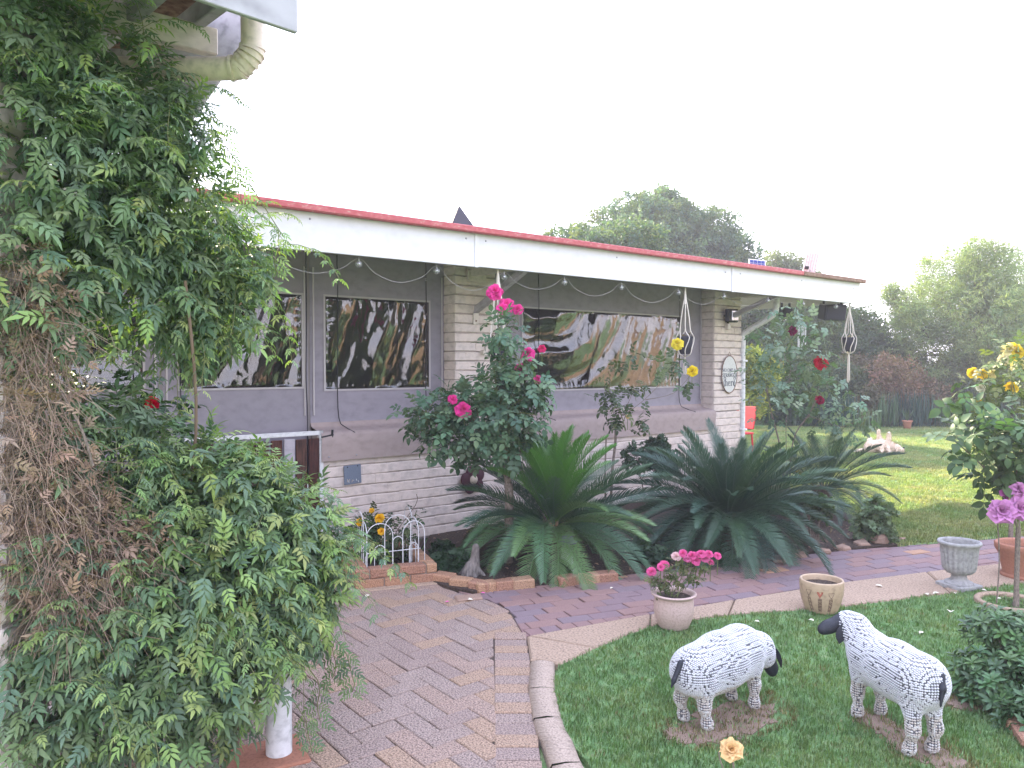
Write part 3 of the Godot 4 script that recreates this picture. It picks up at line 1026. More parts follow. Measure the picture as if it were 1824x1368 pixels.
func blind(label: String, t0: float, t1: float, win: Array, kind: int, ledge: bool, cords: Array, bottom := 0.45) -> void:
	var root := thing("canvas_blind", label, "blind", HX.origin, HX.basis.get_euler().y, "roll-down canvas blinds along the veranda")
	var o := -0.185
	var f := noise(3.0, 70 + kind, 3)
	# profile down the cloth: [y, o, outward normal]
	var ys := []
	var y := 2.44
	while y > (1.05 if ledge else bottom):
		ys.append(y)
		y -= 0.045
	for e in [win[2], win[3]]:
		ys.append(e)
	ys.sort()
	ys.reverse()
	var prof := []
	for yy in ys:
		prof.append([yy, o, Vector3(0, 0, 1)])
	var fl := []
	if ledge:
		fl = [[1.03, o, Vector3(0, 0.2, 1)], [1.0, o + 0.02, Vector3(0, 0.6, 0.8)], [0.985, o + 0.07, Vector3(0, 1, 0.25)], [0.972, o + 0.15, Vector3(0, 1, 0.2)], [0.96, o + 0.205, Vector3(0, 0.8, 0.6)], [0.935, 0.034, Vector3(0, 0.2, 1)], [0.86, 0.03, Vector3(0, 0, 1)], [0.79, 0.026, Vector3(0, 0, 1)], [0.735, 0.03, Vector3(0, 0, 1)]]
		prof.append(fl[0])
	else:
		prof.append([bottom, o, Vector3(0, 0, 1)])
	var ts := []
	var t := t0
	while t < t1:
		ts.append(t)
		t += 0.035
	ts.append(t1)
	ts.append(win[0])
	ts.append(win[1])
	ts.sort()
	for pass_no in 2:
		var pr: Array = prof if pass_no == 0 else fl
		if pr.is_empty():
			continue
		var b := B.new()
		var nt := ts.size()
		for q in pr:
			for tt in ts:
				var am := 0.006 if pass_no == 0 else 0.004
				var d := am * f.get_noise_2d(tt * 0.9, q[0] * 0.8)
				if kind == 2 and q[0] > 2.05:
					d += 0.012 * sin(tt * 34.0 + 2.0 * f.get_noise_1d(tt)) * smoothstep(2.06, 2.3, q[0])
				var ins_u: float = clampf(minf(tt - win[0], win[1] - tt) / 0.05, -1, 1)
				if ins_u > -0.5 and q[0] > win[2] - 0.04 and q[0] < win[3] + 0.04:
					d = 0.0
				b.vert(Vector3(tt, q[0], q[1] + d), q[2].normalized())
		for r in pr.size() - 1:
			for k in nt - 1:
				var my: float = (pr[r][0] + pr[r + 1][0]) * 0.5
				var mt: float = (ts[k] + ts[k + 1]) * 0.5
				if pass_no == 0 and mt > win[0] and mt < win[1] and my > win[2] and my < win[3]:
					continue
				var p := r * nt + k
				b.face(p, p + 1, p + nt + 1)
				b.face(p, p + nt + 1, p + nt)
		made("cloth" if pass_no == 0 else "flap", b, M.canvas if pass_no == 0 else M.canvas_low, root)
	var b := B.new()
	film(b, win[0] - 0.004, win[1] + 0.004, win[2] - 0.004, win[3] + 0.004, o - 0.002, kind)
	film(b, win[0] - 0.004, win[1] + 0.004, win[2] - 0.004, win[3] + 0.004, o - 0.006, kind)
	var wd := made("clear_window", b, M.film, root)
	b = B.new()
	var e := 0.016
	for q in [[win[0] - e, win[1] + e, win[3] + e * 0.5, true], [win[0] - e, win[1] + e, win[2] - e * 0.5, true], [win[2] - e * 0.5 + 0.008, win[3] + e * 0.5 - 0.008, win[0] - e * 0.5, false], [win[2], win[3], win[1] + e * 0.5, false]]:
		if q[3]:
			b.box(Transform3D(Basis(), Vector3((q[0] + q[1]) * 0.5, q[2], o + 0.006)), Vector3(q[1] - q[0], e, 0.004), 0.001)
		else:
			b.box(Transform3D(Basis(), Vector3(q[2], (q[0] + q[1]) * 0.5, o + 0.0065)), Vector3(e, q[1] - q[0] - 0.002, 0.004), 0.001)
	made("window_tape", b, M.tape, wd)
	for tt in [t0 + 0.028, t1 - 0.028]:
		b = B.new()
		b.box(Transform3D(Basis(), Vector3(tt, 1.69, o + 0.011)), Vector3(0.014, 1.2, 0.006), 0.002)
		made("zipper", b, M.tape, root)
	for tt in cords:
		b = B.new()
		var pts := [Vector3(tt, 2.44, o + 0.02), Vector3(tt + 0.004, 1.9, o + 0.024), Vector3(tt - 0.003, 1.4, o + 0.022), Vector3(tt + 0.008, 1.06, o + 0.024)]
		if ledge:
			pts.append(Vector3(tt + 0.03, 0.99, o + 0.1))
			pts.append(Vector3(tt + 0.05, 0.955, 0.042))
		else:
			pts.append(Vector3(tt, bottom + 0.05, o + 0.02))
		b.tube(curve(pts, 3), [0.004], 5)
		made("cord", b, M.cord, root)
		b = B.new()
		b.lathe([Vector2(0.006, 0.003), Vector2(0.012, 0.003), Vector2(0.013, 0.0)], 10, Transform3D(Basis(Vector3.RIGHT, PI / 2), Vector3(tt, 2.26, o + 0.026)))
		made("eyelet", b, M.grey_metal, root)
	if ledge:
		for tt in [t0 + 0.06, t0 + 0.3, t1 - 0.3]:
			b = B.new()
			b.lathe([Vector2(0.0, 0.004), Vector2(0.007, 0.003), Vector2(0.008, 0.0)], 8, Transform3D(Basis(Vector3.RIGHT, PI / 2), Vector3(tt, 0.77, 0.034)))
			made("press_stud", b, M.grey_metal, root)

func build_blinds() -> void:
	rng.seed = 22
	blind("grey canvas blind behind the jasmine, farthest from the brick pillars", -3.3, -2.13, [-3.1, -2.24, 1.33, 2.06], 3, false, [-2.3])
	blind("grey canvas blind with clear window above the wooden gate", -2.11, -1.01, [-1.995, -1.06, 1.325, 2.06], 0, false, [-1.99, -1.03])
	blind("grey canvas blind with clear window folded over the low wall above the slate tile", -0.99, 0.3, [-0.857, 0.136, 1.30, 2.06], 1, true, [-0.758, 0.095])
	blind("widest grey canvas blind, between the two brick pillars behind the cycads", 0.76, 4.01, [1.222, 3.605, 1.25, 2.06], 2, true, [1.41, 3.57])

func build_house_things() -> void:
	rng.seed = 23
	var yaw := HX.basis.get_euler().y
	# gate
	var g := thing("garden_gate", "dark wooden slat gate in a white metal frame below the canvas", "gate", hp(-1.55, 0, 0.0), yaw)
	for q in [[-0.565, 0.51, 0.034, 0.94, 0.0], [0.565, 0.51, 0.034, 0.94, 0.0], [0.0, 0.963, 1.164, 0.034, 0.0], [0.0, 0.08, 1.096, 0.034, 0.0], [0.0, 0.55, 1.096, 0.03, -0.012]]:
		var b := B.new()
		b.box(Transform3D(Basis(), Vector3(q[0], q[1], q[4])), Vector3(q[2], q[3], 0.034), 0.003)
		made("frame_bar", b, M.white_metal, g)
	for k in 11:
		var b := B.new()
		var hh := 0.82 + R(-0.01, 0.01)
		b.box(Transform3D(Basis(Vector3(0, 0, 1), R(-0.01, 0.01)), Vector3(-0.5 + k * 0.1, 0.1 + hh * 0.5, 0.014)), Vector3(0.085, hh, 0.018), 0.003)
		made("plank", b, M["plank%d" % rng.randi_range(0, 4)] if k != 8 else M.lilac_board, g)
	var lb := B.new()
	lb.bar(Vector3(0.56, 0.93, 0.03), Vector3(0.66, 0.945, 0.03), 0.012, 0.012)
	lb.bar(Vector3(0.65, 0.925, 0.03), Vector3(0.652, 0.985, 0.032), 0.01, 0.016)
	made("latch", lb, M.black, g)
	# festoon lights
	var s := thing("festoon_light_string", "string of small round glass bulbs swagged below the white fascia", "light string", HX.origin, yaw)
	var ts := [-2.4, -1.695, -0.996, -0.339, 0.313, 0.982, 1.694, 2.508, 3.245, 4.046, 4.764, 5.5]
	var pts := []
	for k in ts.size():
		pts.append(Vector3(ts[k], 2.262, 0.7))
		if k < ts.size() - 1:
			var sag: float = [0.05, 0.13, 0.15, 0.17, 0.12, 0.14, 0.16, 0.14, 0.12, 0.05, 0.03][k]
			for e in [0.2, 0.5, 0.8]:
				pts.append(Vector3(lerpf(ts[k], ts[k + 1], e), 2.262 - sag * 4 * e * (1 - e), 0.69))
	var cb := B.new()
	cb.tube(curve(pts, 4), [0.0016], 5)
	made("cable", cb, M.tape, s)
	var bm := SphereMesh.new()
	bm.radius = 0.028
	bm.height = 0.056
	bm.radial_segments = 16
	bm.rings = 8
	var core := SphereMesh.new()
	core.radius = 0.018
	core.height = 0.036
	core.radial_segments = 8
	core.rings = 4
	for k in ts.size():
		var bl := put("bulb", bm, M.glass, s, Transform3D(Basis(), Vector3(ts[k] - 0.004, 2.222, 0.7)))
		put("bulb_core", core, M.lens, bl)
		var cp := B.new()
		cp.tube(PackedVector3Array([Vector3(0, 0.05, 0), Vector3(0.001, 0.016, 0)]), [0.004, 0.009], 8)
		made("bulb_cap", cp, M.grey_metal, bl)
	# macrame hangers
	var mac := [[0.232, 2.27, 1.386, 1.72, "white macrame hanger hanging beside the pink rose tree"], [2.586, 2.25, 1.415, 1.78, "white macrame hanger in front of the widest canvas blind"], [5.785, 2.26, 1.29, 1.84, "white macrame hanger at the far end of the roof"]]
	for q in mac:
		var m := thing("macrame_hanger", q[4], "plant hanger", hp(q[0], 0, 0.72), yaw, "macrame hangers below the roof edge")
		var top: float = q[1]
		var rim: float = q[3]
		var base := rim - 0.17
		var b := B.new()
		b.tube(PackedVector3Array([Vector3(0, top + 0.03, 0), Vector3(0, top - 0.06, 0), Vector3(0, top - 0.14, 0)]), [0.006, 0.013, 0.018], 8)
		made("top_knot", b, M.cotton, m)
		for k in 6:
			var a := TAU * k / 6 + 0.3
			var dd := Vector3(cos(a), 0, sin(a))
			b = B.new()
			b.tube(curve([Vector3(0, top - 0.1, 0) + dd * 0.012, Vector3(0, lerpf(top, rim, 0.6), 0) + dd * 0.045, Vector3(0, rim + 0.06, 0) + dd * 0.06, Vector3(0, rim - 0.01, 0) + dd.rotated(Vector3.UP, 0.45) * 0.088, Vector3(0, base + 0.05, 0) + dd * 0.075, Vector3(0, base - 0.005, 0) + dd * 0.055, Vector3(0, base - 0.03, 0)], 3), [0.0055], 5)
			made("strand", b, M.cotton, m)
		b = B.new()
		for k in 14:
			var a := R(0, TAU)
			var dd := Vector3(cos(a), 0, sin(a)) * R(0.004, 0.016)
			b.tube(PackedVector3Array([Vector3(0, base - 0.025, 0), Vector3(0, base - 0.07, 0) + dd * 0.7, Vector3(0, q[2] + R(-0.015, 0.02), 0) + dd * R(0.9, 1.6)]), [0.006, 0.005, 0.003], 4)
		made("tassel", b, M.cotton, m)
		var p := thing("hanging_pot", "black pot held in the " + q[4], "pot", hp(q[0], base, 0.72), yaw, "black pots in macrame hangers")
		b = B.new()
		b.lathe([Vector2(0.0, 0.0), Vector2(0.055, 0.0), Vector2(0.075, 0.155), Vector2(0.081, 0.158), Vector2(0.08, 0.175), Vector2(0.072, 0.175), Vector2(0.07, 0.15), Vector2(0.0, 0.15)], 20)
		made("pot_shell", b, M.black_matte, p)
		var ins := Inst.new()
		for k in 26:
			var a := R(0, TAU)
			var dd := Vector3(cos(a), R(0.3, 1.6), sin(a)).normalized()
			ins.add(Transform3D(aim(dd, Vector3.UP, R(0.5, 1.1)), Vector3(R(-0.03, 0.03), 0.155, R(-0.03, 0.03))), vary(Color(0.14, 0.12, 0.06), 0.3, 0.15))
		var lf := B.new()
		lf.leaf(Vector3.ZERO, Vector3.RIGHT, Vector3.UP, 0.1, 0.016, 0.4, 3)
		scatter("plant", lf.mesh(), M.leaf, ins, p)
	# floodlight and the other fittings under the roof
	var fl := thing("floodlight", "square black floodlight on the brick pillar above the oval sign", "floodlight", hp(4.23, 2.09, 0.085), yaw - 0.15)
	var b := B.new()
	b.box(Transform3D(), Vector3(0.17, 0.16, 0.07), 0.012)
	made("housing", b, M.black, fl)
	b = B.new()
	b.box(Transform3D(Basis(), Vector3(0.02, 0.0, 0.037)), Vector3(0.105, 0.115, 0.008), 0.003)
	var ln := made("reflector", b, M.lens, fl)
	b = B.new()
	b.box(Transform3D(Basis(), Vector3(0.02, 0.0, 0.045)), Vector3(0.045, 0.05, 0.01), 0.004)
	made("diode", b, M.white_metal, ln)
	b = B.new()
	b.bar(Vector3(-0.07, 0.0, -0.05), Vector3(0.07, 0.0, -0.05), 0.02, 0.03)
	b.bar(Vector3(0, 0.02, -0.05), Vector3(0, -0.09, -0.06), 0.012, 0.03)
	made("bracket", b, M.black, fl)
	b = B.new()
	b.box(Transform3D(Basis(), Vector3(0.01, -0.13, -0.06)), Vector3(0.055, 0.07, 0.04), 0.006)
	made("sensor", b, M.cream, fl)
	for q in [[4.95, 2.14, 0.35, 0.13, 0.14, "small black box fitting below the rafters beside the pillar"], [5.68, 2.17, 0.55, 0.3, 0.2, "large black box fitting in the far corner below the roof"]]:
		var sp := thing("loudspeaker", q[5], "speaker", hp(q[0], q[1], q[2]), yaw - 0.5, "black boxes below the roof")
		b = B.new()
		b.box(Transform3D(Basis(Vector3.RIGHT, 0.2), Vector3.ZERO), Vector3(q[3], q[4], q[4] * 0.8), 0.012)
		made("cabinet", b, M.black, sp)
		b = B.new()
		b.box(Transform3D(Basis(Vector3.RIGHT, 0.2), Vector3(0, -0.012, q[4] * 0.41)), Vector3(q[3] * 0.85, q[4] * 0.8, 0.008), 0.003)
		made("grille", b, M.black_matte, sp)
		b = B.new()
		b.bar(Vector3(-q[3] * 0.4, q[4] * 0.45, 0), Vector3(-q[3] * 0.4, q[4] * 0.9, 0), 0.02, 0.02)
		b.bar(Vector3(q[3] * 0.4, q[4] * 0.45, 0), Vector3(q[3] * 0.4, q[4] * 0.9, 0), 0.02, 0.02)
		made("bracket", b, M.black, sp)
	var jb := thing("junction_box", "small grey box on the end of the white fascia", "box", hp(5.975, 2.39, 0.7), yaw)
	b = B.new()
	b.box(Transform3D(), Vector3(0.06, 0.11, 0.08), 0.006)
	made("case", b, M.tape, jb)
	b = B.new()
	b.box(Transform3D(Basis(), Vector3(0, 0, 0.042)), Vector3(0.045, 0.09, 0.006), 0.002)
	made("lid", b, M.white_metal, jb)
	# wind chime
	var wc := thing("wind_chime", "wind chime of thin pale tubes hanging under the far roof", "wind chime", hp(5.15, 2.3, 0.45), yaw)
	b = B.new()
	b.tube(PackedVector3Array([Vector3(0, 0, 0), Vector3(0, -0.25, 0)]), [0.003], 4)
	made("cord", b, M.cord, wc)
	b = B.new()
	b.lathe([Vector2(0.0, -0.24), Vector2(0.06, -0.25), Vector2(0.065, -0.27), Vector2(0.0, -0.27)], 14)
	made("disc", b, M.driftwood, wc)
	for k in 5:
		var a := TAU * k / 5
		b = B.new()
		b.tube(PackedVector3Array([Vector3(cos(a) * 0.045, -0.3, sin(a) * 0.045), Vector3(cos(a) * 0.045, -0.52 - 0.03 * k, sin(a) * 0.045)]), [0.007], 8)
		made("chime_tube", b, M.white_metal, wc)
	# oval sign
	var sg := thing("oval_sign", "oval whitewashed sign with dark lettering on the brick pillar", "sign", hp(4.285, 1.385, 0.014), yaw)
	b = B.new()
	b.lathe([Vector2(0.0, 0.008), Vector2(0.143, 0.008), Vector2(0.15, 0.004), Vector2(0.15, -0.006)], 40, Transform3D(Basis(Vector3.RIGHT, PI / 2), Vector3.ZERO), 1.5)
	made("board", b, M.sign_face, sg)
	b = B.new()
	var ring := PackedVector3Array()
	for k in 61:
		ring.append(Vector3(cos(TAU * k / 60) * 0.15, sin(TAU * k / 60) * 0.225, 0.006) * (1.0 + 0.012 * sin(k * 2.3)))
	b.tube(ring, [0.0055], 6, false)
	made("wire_rim", b, M.rust_trim, sg)
	b = B.new()
	b.tube(PackedVector3Array([Vector3(-0.03, 0.225, 0.004), Vector3(0.005, 0.275, 0.0), Vector3(0.035, 0.225, 0.004)]), [0.003], 5)
	made("hanger_wire", b, M.rust_trim, sg)
	for q in [["NO ONE A", 0.055, 0.05, -0.01], ["STRANGER", 0.055, -0.01, 0.0], ["here", 0.1, -0.105, 0.01]]:
		var tm := TextMesh.new()
		tm.text = q[0]
		var ft := SystemFont.new()
		ft.font_names = PackedStringArray(["Droid Serif"])
		tm.font = ft
		tm.font_size = 32
		tm.pixel_size = q[1] / 32.0
		tm.depth = 0.003
		put("lettering", tm, M.stone_dark, sg, Transform3D(Basis(), Vector3(q[3], q[2], 0.0095)))
	for q in [-0.095, 0.1]:
		b = B.new()
		b.tube(curve([Vector3(q, -0.15, 0.01), Vector3(q - 0.02, -0.09, 0.01), Vector3(q + 0.02, -0.05, 0.01), Vector3(q - 0.01, -0.03, 0.01), Vector3(q - 0.02, -0.06, 0.01)], 4), [0.0035], 5)
		made("scroll", b, M.stone_dark, sg)
	# slate tile
	var sl := thing("slate_tile", "blue grey slate tile hung on the cream wall above the planter", "slate", hp(-0.72, 0.61, 0.016), yaw)
	put("slab", rough_box(Vector3(0.15, 0.155, 0.012), 0.003, 0.004, 9), M.slate, sl, Transform3D(Basis(Vector3(0, 0, 1), 0.05), Vector3.ZERO))
	for k in 2:
		b = B.new()
		b.lathe([Vector2(0.0, 0.003), Vector2(0.005, 0.002), Vector2(0.006, 0.0)], 8, Transform3D(Basis(Vector3.RIGHT, PI / 2), Vector3(-0.045 + 0.09 * k, 0.062 + 0.006 * k, 0.007)))
		made("nail", b, M.black, sl)
	for k in 7:
		b = B.new()
		b.box(Transform3D(Basis(Vector3(0, 0, 1), R(-0.6, 0.6)), Vector3(R(-0.05, 0.06), R(-0.06, -0.01), 0.0075)), Vector3(0.004, R(0.01, 0.026), 0.002))
		made("brush_mark", b, M.ivory if k % 2 else M.white_metal, sl)
	# metal flower on the wall
	var fw := thing("wall_flower", "dark maroon metal flower with pale centre on the wall behind the cycad", "ornament", hp(0.47, 0.46, 0.03), yaw)
	for k in 5:
		b = B.new()
		var a := TAU * k / 5 + 0.5
		b.lathe([Vector2(0.0, 0.012), Vector2(0.05, 0.008), Vector2(0.062, 0.0), Vector2(0.05, -0.004), Vector2(0.0, -0.004)], 18, Transform3D(Basis(Vector3.RIGHT, PI / 2), Vector3(cos(a) * 0.075, sin(a) * 0.075, 0.0)))
		made("petal", b, M.maroon, fw)
	b = B.new()
	b.lathe([Vector2(0.0, 0.035), Vector2(0.025, 0.03), Vector2(0.04, 0.012), Vector2(0.04, 0.0)], 20, Transform3D(Basis(Vector3.RIGHT, PI / 2), Vector3(0.0, 0, 0.006)))
	made("centre", b, M.ivory, fw)
	# on the roof: cowl, two small solar panels
	var cw := thing("roof_cowl", "dark pyramid cowl standing on the roof", "cowl", hp(1.913, 2.72, -2.3), yaw + 0.5)
	b = B.new()
	b.lathe([Vector2(0.36, 0.3), Vector2(0.0, 0.775)], 4)
	var fb := B.new()
	for k in 4:
		var a := TAU * k / 4
		var e := TAU * (k + 1) / 4
		fb.tri(Vector3(cos(a) * 0.38, 0.27, sin(a) * 0.38), Vector3(cos(e) * 0.38, 0.27, sin(e) * 0.38), Vector3(0, 0.775, 0), Vector3(cos((a + e) / 2), 0.6, sin((a + e) / 2)).normalized())
		fb.tri(Vector3(cos(a) * 0.38, 0.27, sin(a) * 0.38), Vector3(cos(e) * 0.38, 0.27, sin(e) * 0.38), Vector3(0, 0.29, 0), Vector3.DOWN)
	made("hood", fb, M.black_matte, cw)
	b = B.new()
	b.tube(PackedVector3Array([Vector3(0, -0.02, 0), Vector3(0, 0.4, 0)]), [0.12], 14)
	made("flue", b, M.black_matte, cw)
	for q in [[4.35, 2.605, 0.35, 0.21, 0.14, 0.6, "small blue solar panel facing out above the roof edge", false], [5.33, 2.6, 0.45, 0.17, 0.3, -0.2, "white backed solar panel standing on the end of the roof", true]]:
		var so := thing("solar_panel", q[6], "solar panel", hp(q[0], q[1], q[2]), yaw - 0.5, "small solar panels on the roof")
		var tilt := Basis(Vector3.RIGHT, -0.25 if not q[7] else 0.25) * Basis(Vector3(0, 0, 1), -0.08)
		b = B.new()
		b.box(Transform3D(tilt, Vector3(0, q[4] * 0.5, 0)), Vector3(q[3], q[4], 0.015), 0.003)
		made("frame", b, M.white_metal, so)
		b = B.new()
		var nx := 4
		var ny := 3
		for i in nx:
			for j in ny:
				var cell := Transform3D(tilt, tilt * Vector3((i + 0.5) / nx * (q[3] - 0.02) - (q[3] - 0.02) / 2, (j + 0.5) / ny * (q[4] - 0.02) - (q[4] - 0.02) / 2, 0.0095 * (1.0 if not q[7] else -1.0)) + Vector3(0, q[4] * 0.5, 0))
				b.box(cell, Vector3((q[3] - 0.02) / nx - 0.004, (q[4] - 0.02) / ny - 0.004, 0.002))
		made("cells", b, M.solar, so).set_meta("kind", "stuff")
		if q[7]:
			for i in 5:
				b = B.new()
				b.box(Transform3D(tilt, tilt * Vector3(-0.068 + i * 0.034, 0, 0.0095) + Vector3(0, q[4] * 0.5, 0)), Vector3(0.005, q[4] - 0.02, 0.003))
				made("back_rib", b, M.tape, so)
			b = B.new()
			b.box(Transform3D(tilt, tilt * Vector3(-0.05, -0.04, 0.018) + Vector3(0, q[4] * 0.5, 0)), Vector3(0.05, 0.04, 0.02), 0.003)
			made("terminal_box", b, M.black, so)
		b = B.new()
		b.bar(Vector3(0, -0.05, -0.03), Vector3(0, q[4] * 0.5, -0.012), 0.02, 0.02)
		made("stand", b, M.grey_metal, so)
	# red chair behind the pillar
	var ch := thing("garden_chair", "red garden chair just visible behind the brick pillar", "chair", Vector3(3.52, 0, -12.2), -1.1)
	b = B.new()
	b.box(Transform3D(Basis(), Vector3(0, 0.42, 0)), Vector3(0.45, 0.03, 0.45), 0.008)
	made("seat", b, M.red_plastic, ch)
	b = B.new()
	b.box(Transform3D(Basis(Vector3.RIGHT, -0.2), Vector3(0, 0.66, -0.25)), Vector3(0.45, 0.36, 0.025), 0.008)
	made("backrest", b, M.red_plastic, ch)
	for sx in [-0.2, 0.2]:
		for sz in [-0.2, 0.2]:
			b = B.new()
			b.tube(PackedVector3Array([Vector3(sx, 0.41, sz), Vector3(sx * 1.1, 0, sz * 1.1)]), [0.016], 8)
			made("leg", b, M.red_plastic, ch)

# ---------------------------------------------------------------- corner of the main house
func build_main_house() -> void:
	rng.seed = 24
	var m := Node3D.new()
	m.name = "main_house_corner"
	tag(m, "eave corner of the main house with white fascia above the jasmine", "house")
	add_child(m)
	var e := Vector3(0.707, 0, -0.707)
	var inn := Vector3(-0.707, 0, -0.707)
	var end := at(528, 60, 2.6)
	var b := B.new()
	var fr := Basis(e, Vector3.UP, e.cross(Vector3.UP))
	b.box(Transform3D(fr, end - e * 1.5 + Vector3(0, 0.14, 0)), Vector3(3.0, 0.28, 0.02), 0.003)
	made("fascia_board", b, M.old_white, m)
	# roof above
	b = B.new()
	b.box(Transform3D(fr, end - e * 1.5 + inn * 1.2 + Vector3(0, 0.32, 0)), Vector3(3.06, 0.05, 2.5), 0.005)
	made("roof", b, M.rust_trim, m)
	b = B.new()
	b.box(Transform3D(fr, end - e * 1.6 + inn * 1.2 + Vector3(0, 0.245, 0)), Vector3(2.8, 0.012, 2.3))
	made("soffit", b, M.lilac_board, m)
	var d := Vector3(0.786, 0, -0.618)
	var be := at(385, 78, 3.0)
	b = B.new()
	b.bar(be - d * 2.2, be, 0.05, 0.1, 0.004)
	made("beam", b, M.cream, m)
	for q in [[352, 30], [250, 8]]:
		b = B.new()
		var a := at(q[0], q[1], 2.95 - (352 - q[0]) * 0.002)
		b.bar(a + inn * 0.15, a - inn * 0.33, 0.045, 0.08, 0.004)
		made("rafter", b, M.lilac_board, m)
	# sloping grey board behind the pipe
	b = B.new()
	var c0 := at(340, 120, 3.25)
	var c1 := at(273, 215, 3.25)
	b.bar(c0 + (c0 - c1) * 1.2, c1 + (c1 - c0) * 0.7, 0.03, 0.26, 0.004)
	made("barge_board", b, M.lilac_board, m)
	# downpipe with ribbed elbow
	b = B.new()
	var el := at(445, 122, 2.9)
	var pp := curve([el + Vector3(-1.0, -0.02, 0.08), el + Vector3(-0.5, -0.012, 0.03), el + Vector3(-0.09, 0, 0), el + Vector3(-0.035, 0.012, 0), el + Vector3(0.003, 0.05, 0), el + Vector3(0.012, 0.1, 0), el + Vector3(0.02, 0.3, 0.03)], 8)
	b.tube(pp, [0.043], 22)
	var dpipe := made("downpipe", b, M.cream_pipe, m)
	for k in range(17, 41, 3):
		b = B.new()
		var dd := (pp[k + 1] - pp[k - 1]).normalized() * 0.0065
		b.tube(PackedVector3Array([pp[k] - dd, pp[k] + dd]), [0.0485, 0.0485], 24, true)
		made("elbow_rib", b, M.cream_pipe, dpipe)
	b = B.new()
	b.box(Transform3D(Basis(Vector3.UP, 0.1), at(170, 20, 3.45)), Vector3(1.0, 0.62, 0.03))
	made("gable_panel", b, M.lilac_board, m)
	# painted brick pier at the picture's side
	var pier := Node3D.new()
	pier.name = "brick_pier"
	m.add_child(pier)
	var mb := B.new()
	mb.box(Transform3D(Basis(), Vector3(-1.69, 1.3, -2.47)), Vector3(0.22, 2.6, 0.22))
	made("mortar", mb, M.mortar, pier)
	var sh := rough_box(Vector3(0.236, 0.078, 0.236), 0.014, 0.01, 5)
	for k in 30:
		put("brick", sh, M["wall%d" % (k % 5)], pier, Transform3D(Basis(Vector3.UP, (k % 4) * PI / 2), Vector3(-1.688 + R(-0.004, 0.004), 0.045 + k * 0.0855, -2.47)))
	# plinth and porch wall under the jasmine
	b = B.new()
	b.box(Transform3D(Basis(Vector3.UP, 0.75), Vector3(-1.55, 0.1, -2.95)), Vector3(1.1, 0.24, 0.12), 0.006)
	made("plinth", b, M["wall2"], m)
	b = B.new()
	b.box(Transform3D(Basis(Vector3.UP, 0.66), Vector3(-3.2, 1.3, -3.2)), Vector3(2.0, 2.6, 0.15))
	made("porch_wall", b, M["wall3"], m)
	# short white post
	var p := thing("white_post", "short round white post standing at the foot of the jasmine", "post", gr(497, 1345))
	b = B.new()
	b.tube(PackedVector3Array([Vector3(0, -0.03, 0), Vector3(0, 0.78, 0)]), [0.049], 22)
	made("shaft", b, M.white_metal, p)
	b = B.new()
	b.lathe([Vector2(0.053, 0.77), Vector2(0.053, 0.79), Vector2(0.0, 0.81)], 20)
	made("cap", b, M.white_metal, p)
	b = B.new()
	b.box(Transform3D(Basis(Vector3.UP, 0.5), Vector3(-0.05, -0.008, 0.02)), Vector3(0.3, 0.04, 0.24), 0.006)
	made("footing", b, M.terracotta, p)

# ---------------------------------------------------------------- plants
func jasmine_leaf(sd: int) -> ArrayMesh:
	rng.seed = sd
	var b := B.new()
	b.tube(PackedVector3Array([Vector3.ZERO, Vector3(0.03, 0.002, 0), Vector3(0.062, -0.004, 0)]), [0.0008, 0.0006], 3, false)
	for k in 3:
		var p := Vector3(0.016 + k * 0.017, 0, 0)
		for s in [-1.0, 1.0]:
			b.leaf(p, Vector3(0.75 + 0.2 * k, R(-0.1, 0.15), s), Vector3(0, 1, s * -0.25), 0.032 + R(-0.004, 0.004), 0.0115, R(0.15, 0.5), 3, 0.35)
	b.leaf(Vector3(0.06, -0.003, 0), Vector3(1, -0.1, 0), Vector3.UP, 0.046, 0.0135, R(0.3, 0.6), 3, 0.35, 0.35)
	return b.mesh()

func rose_leaf(sd: int, s := 1.0) -> ArrayMesh:
	rng.seed = sd
	var b := B.new()
	b.tube(PackedVector3Array([Vector3.ZERO, Vector3(0.04, 0.003, 0) * s, Vector3(0.075, -0.004, 0) * s]), [0.0012, 0.0008], 3, false)
	for k in 2:
		var p := Vector3(0.028 + k * 0.03, 0, 0) * s
		for e in [-1.0, 1.0]:
			b.leaf(p, Vector3(0.45, R(-0.1, 0.2), e), Vector3(0, 1, e * -0.2), (0.04 + 0.006 * k) * s, 0.027 * s, R(0.1, 0.4), 4, 0.22, 0.45)
	b.leaf(Vector3(0.075, -0.004, 0) * s, Vector3(1, 0, 0), Vector3.UP, 0.052 * s, 0.034 * s, R(0.2, 0.5), 4, 0.22, 0.45)
	return b.mesh()

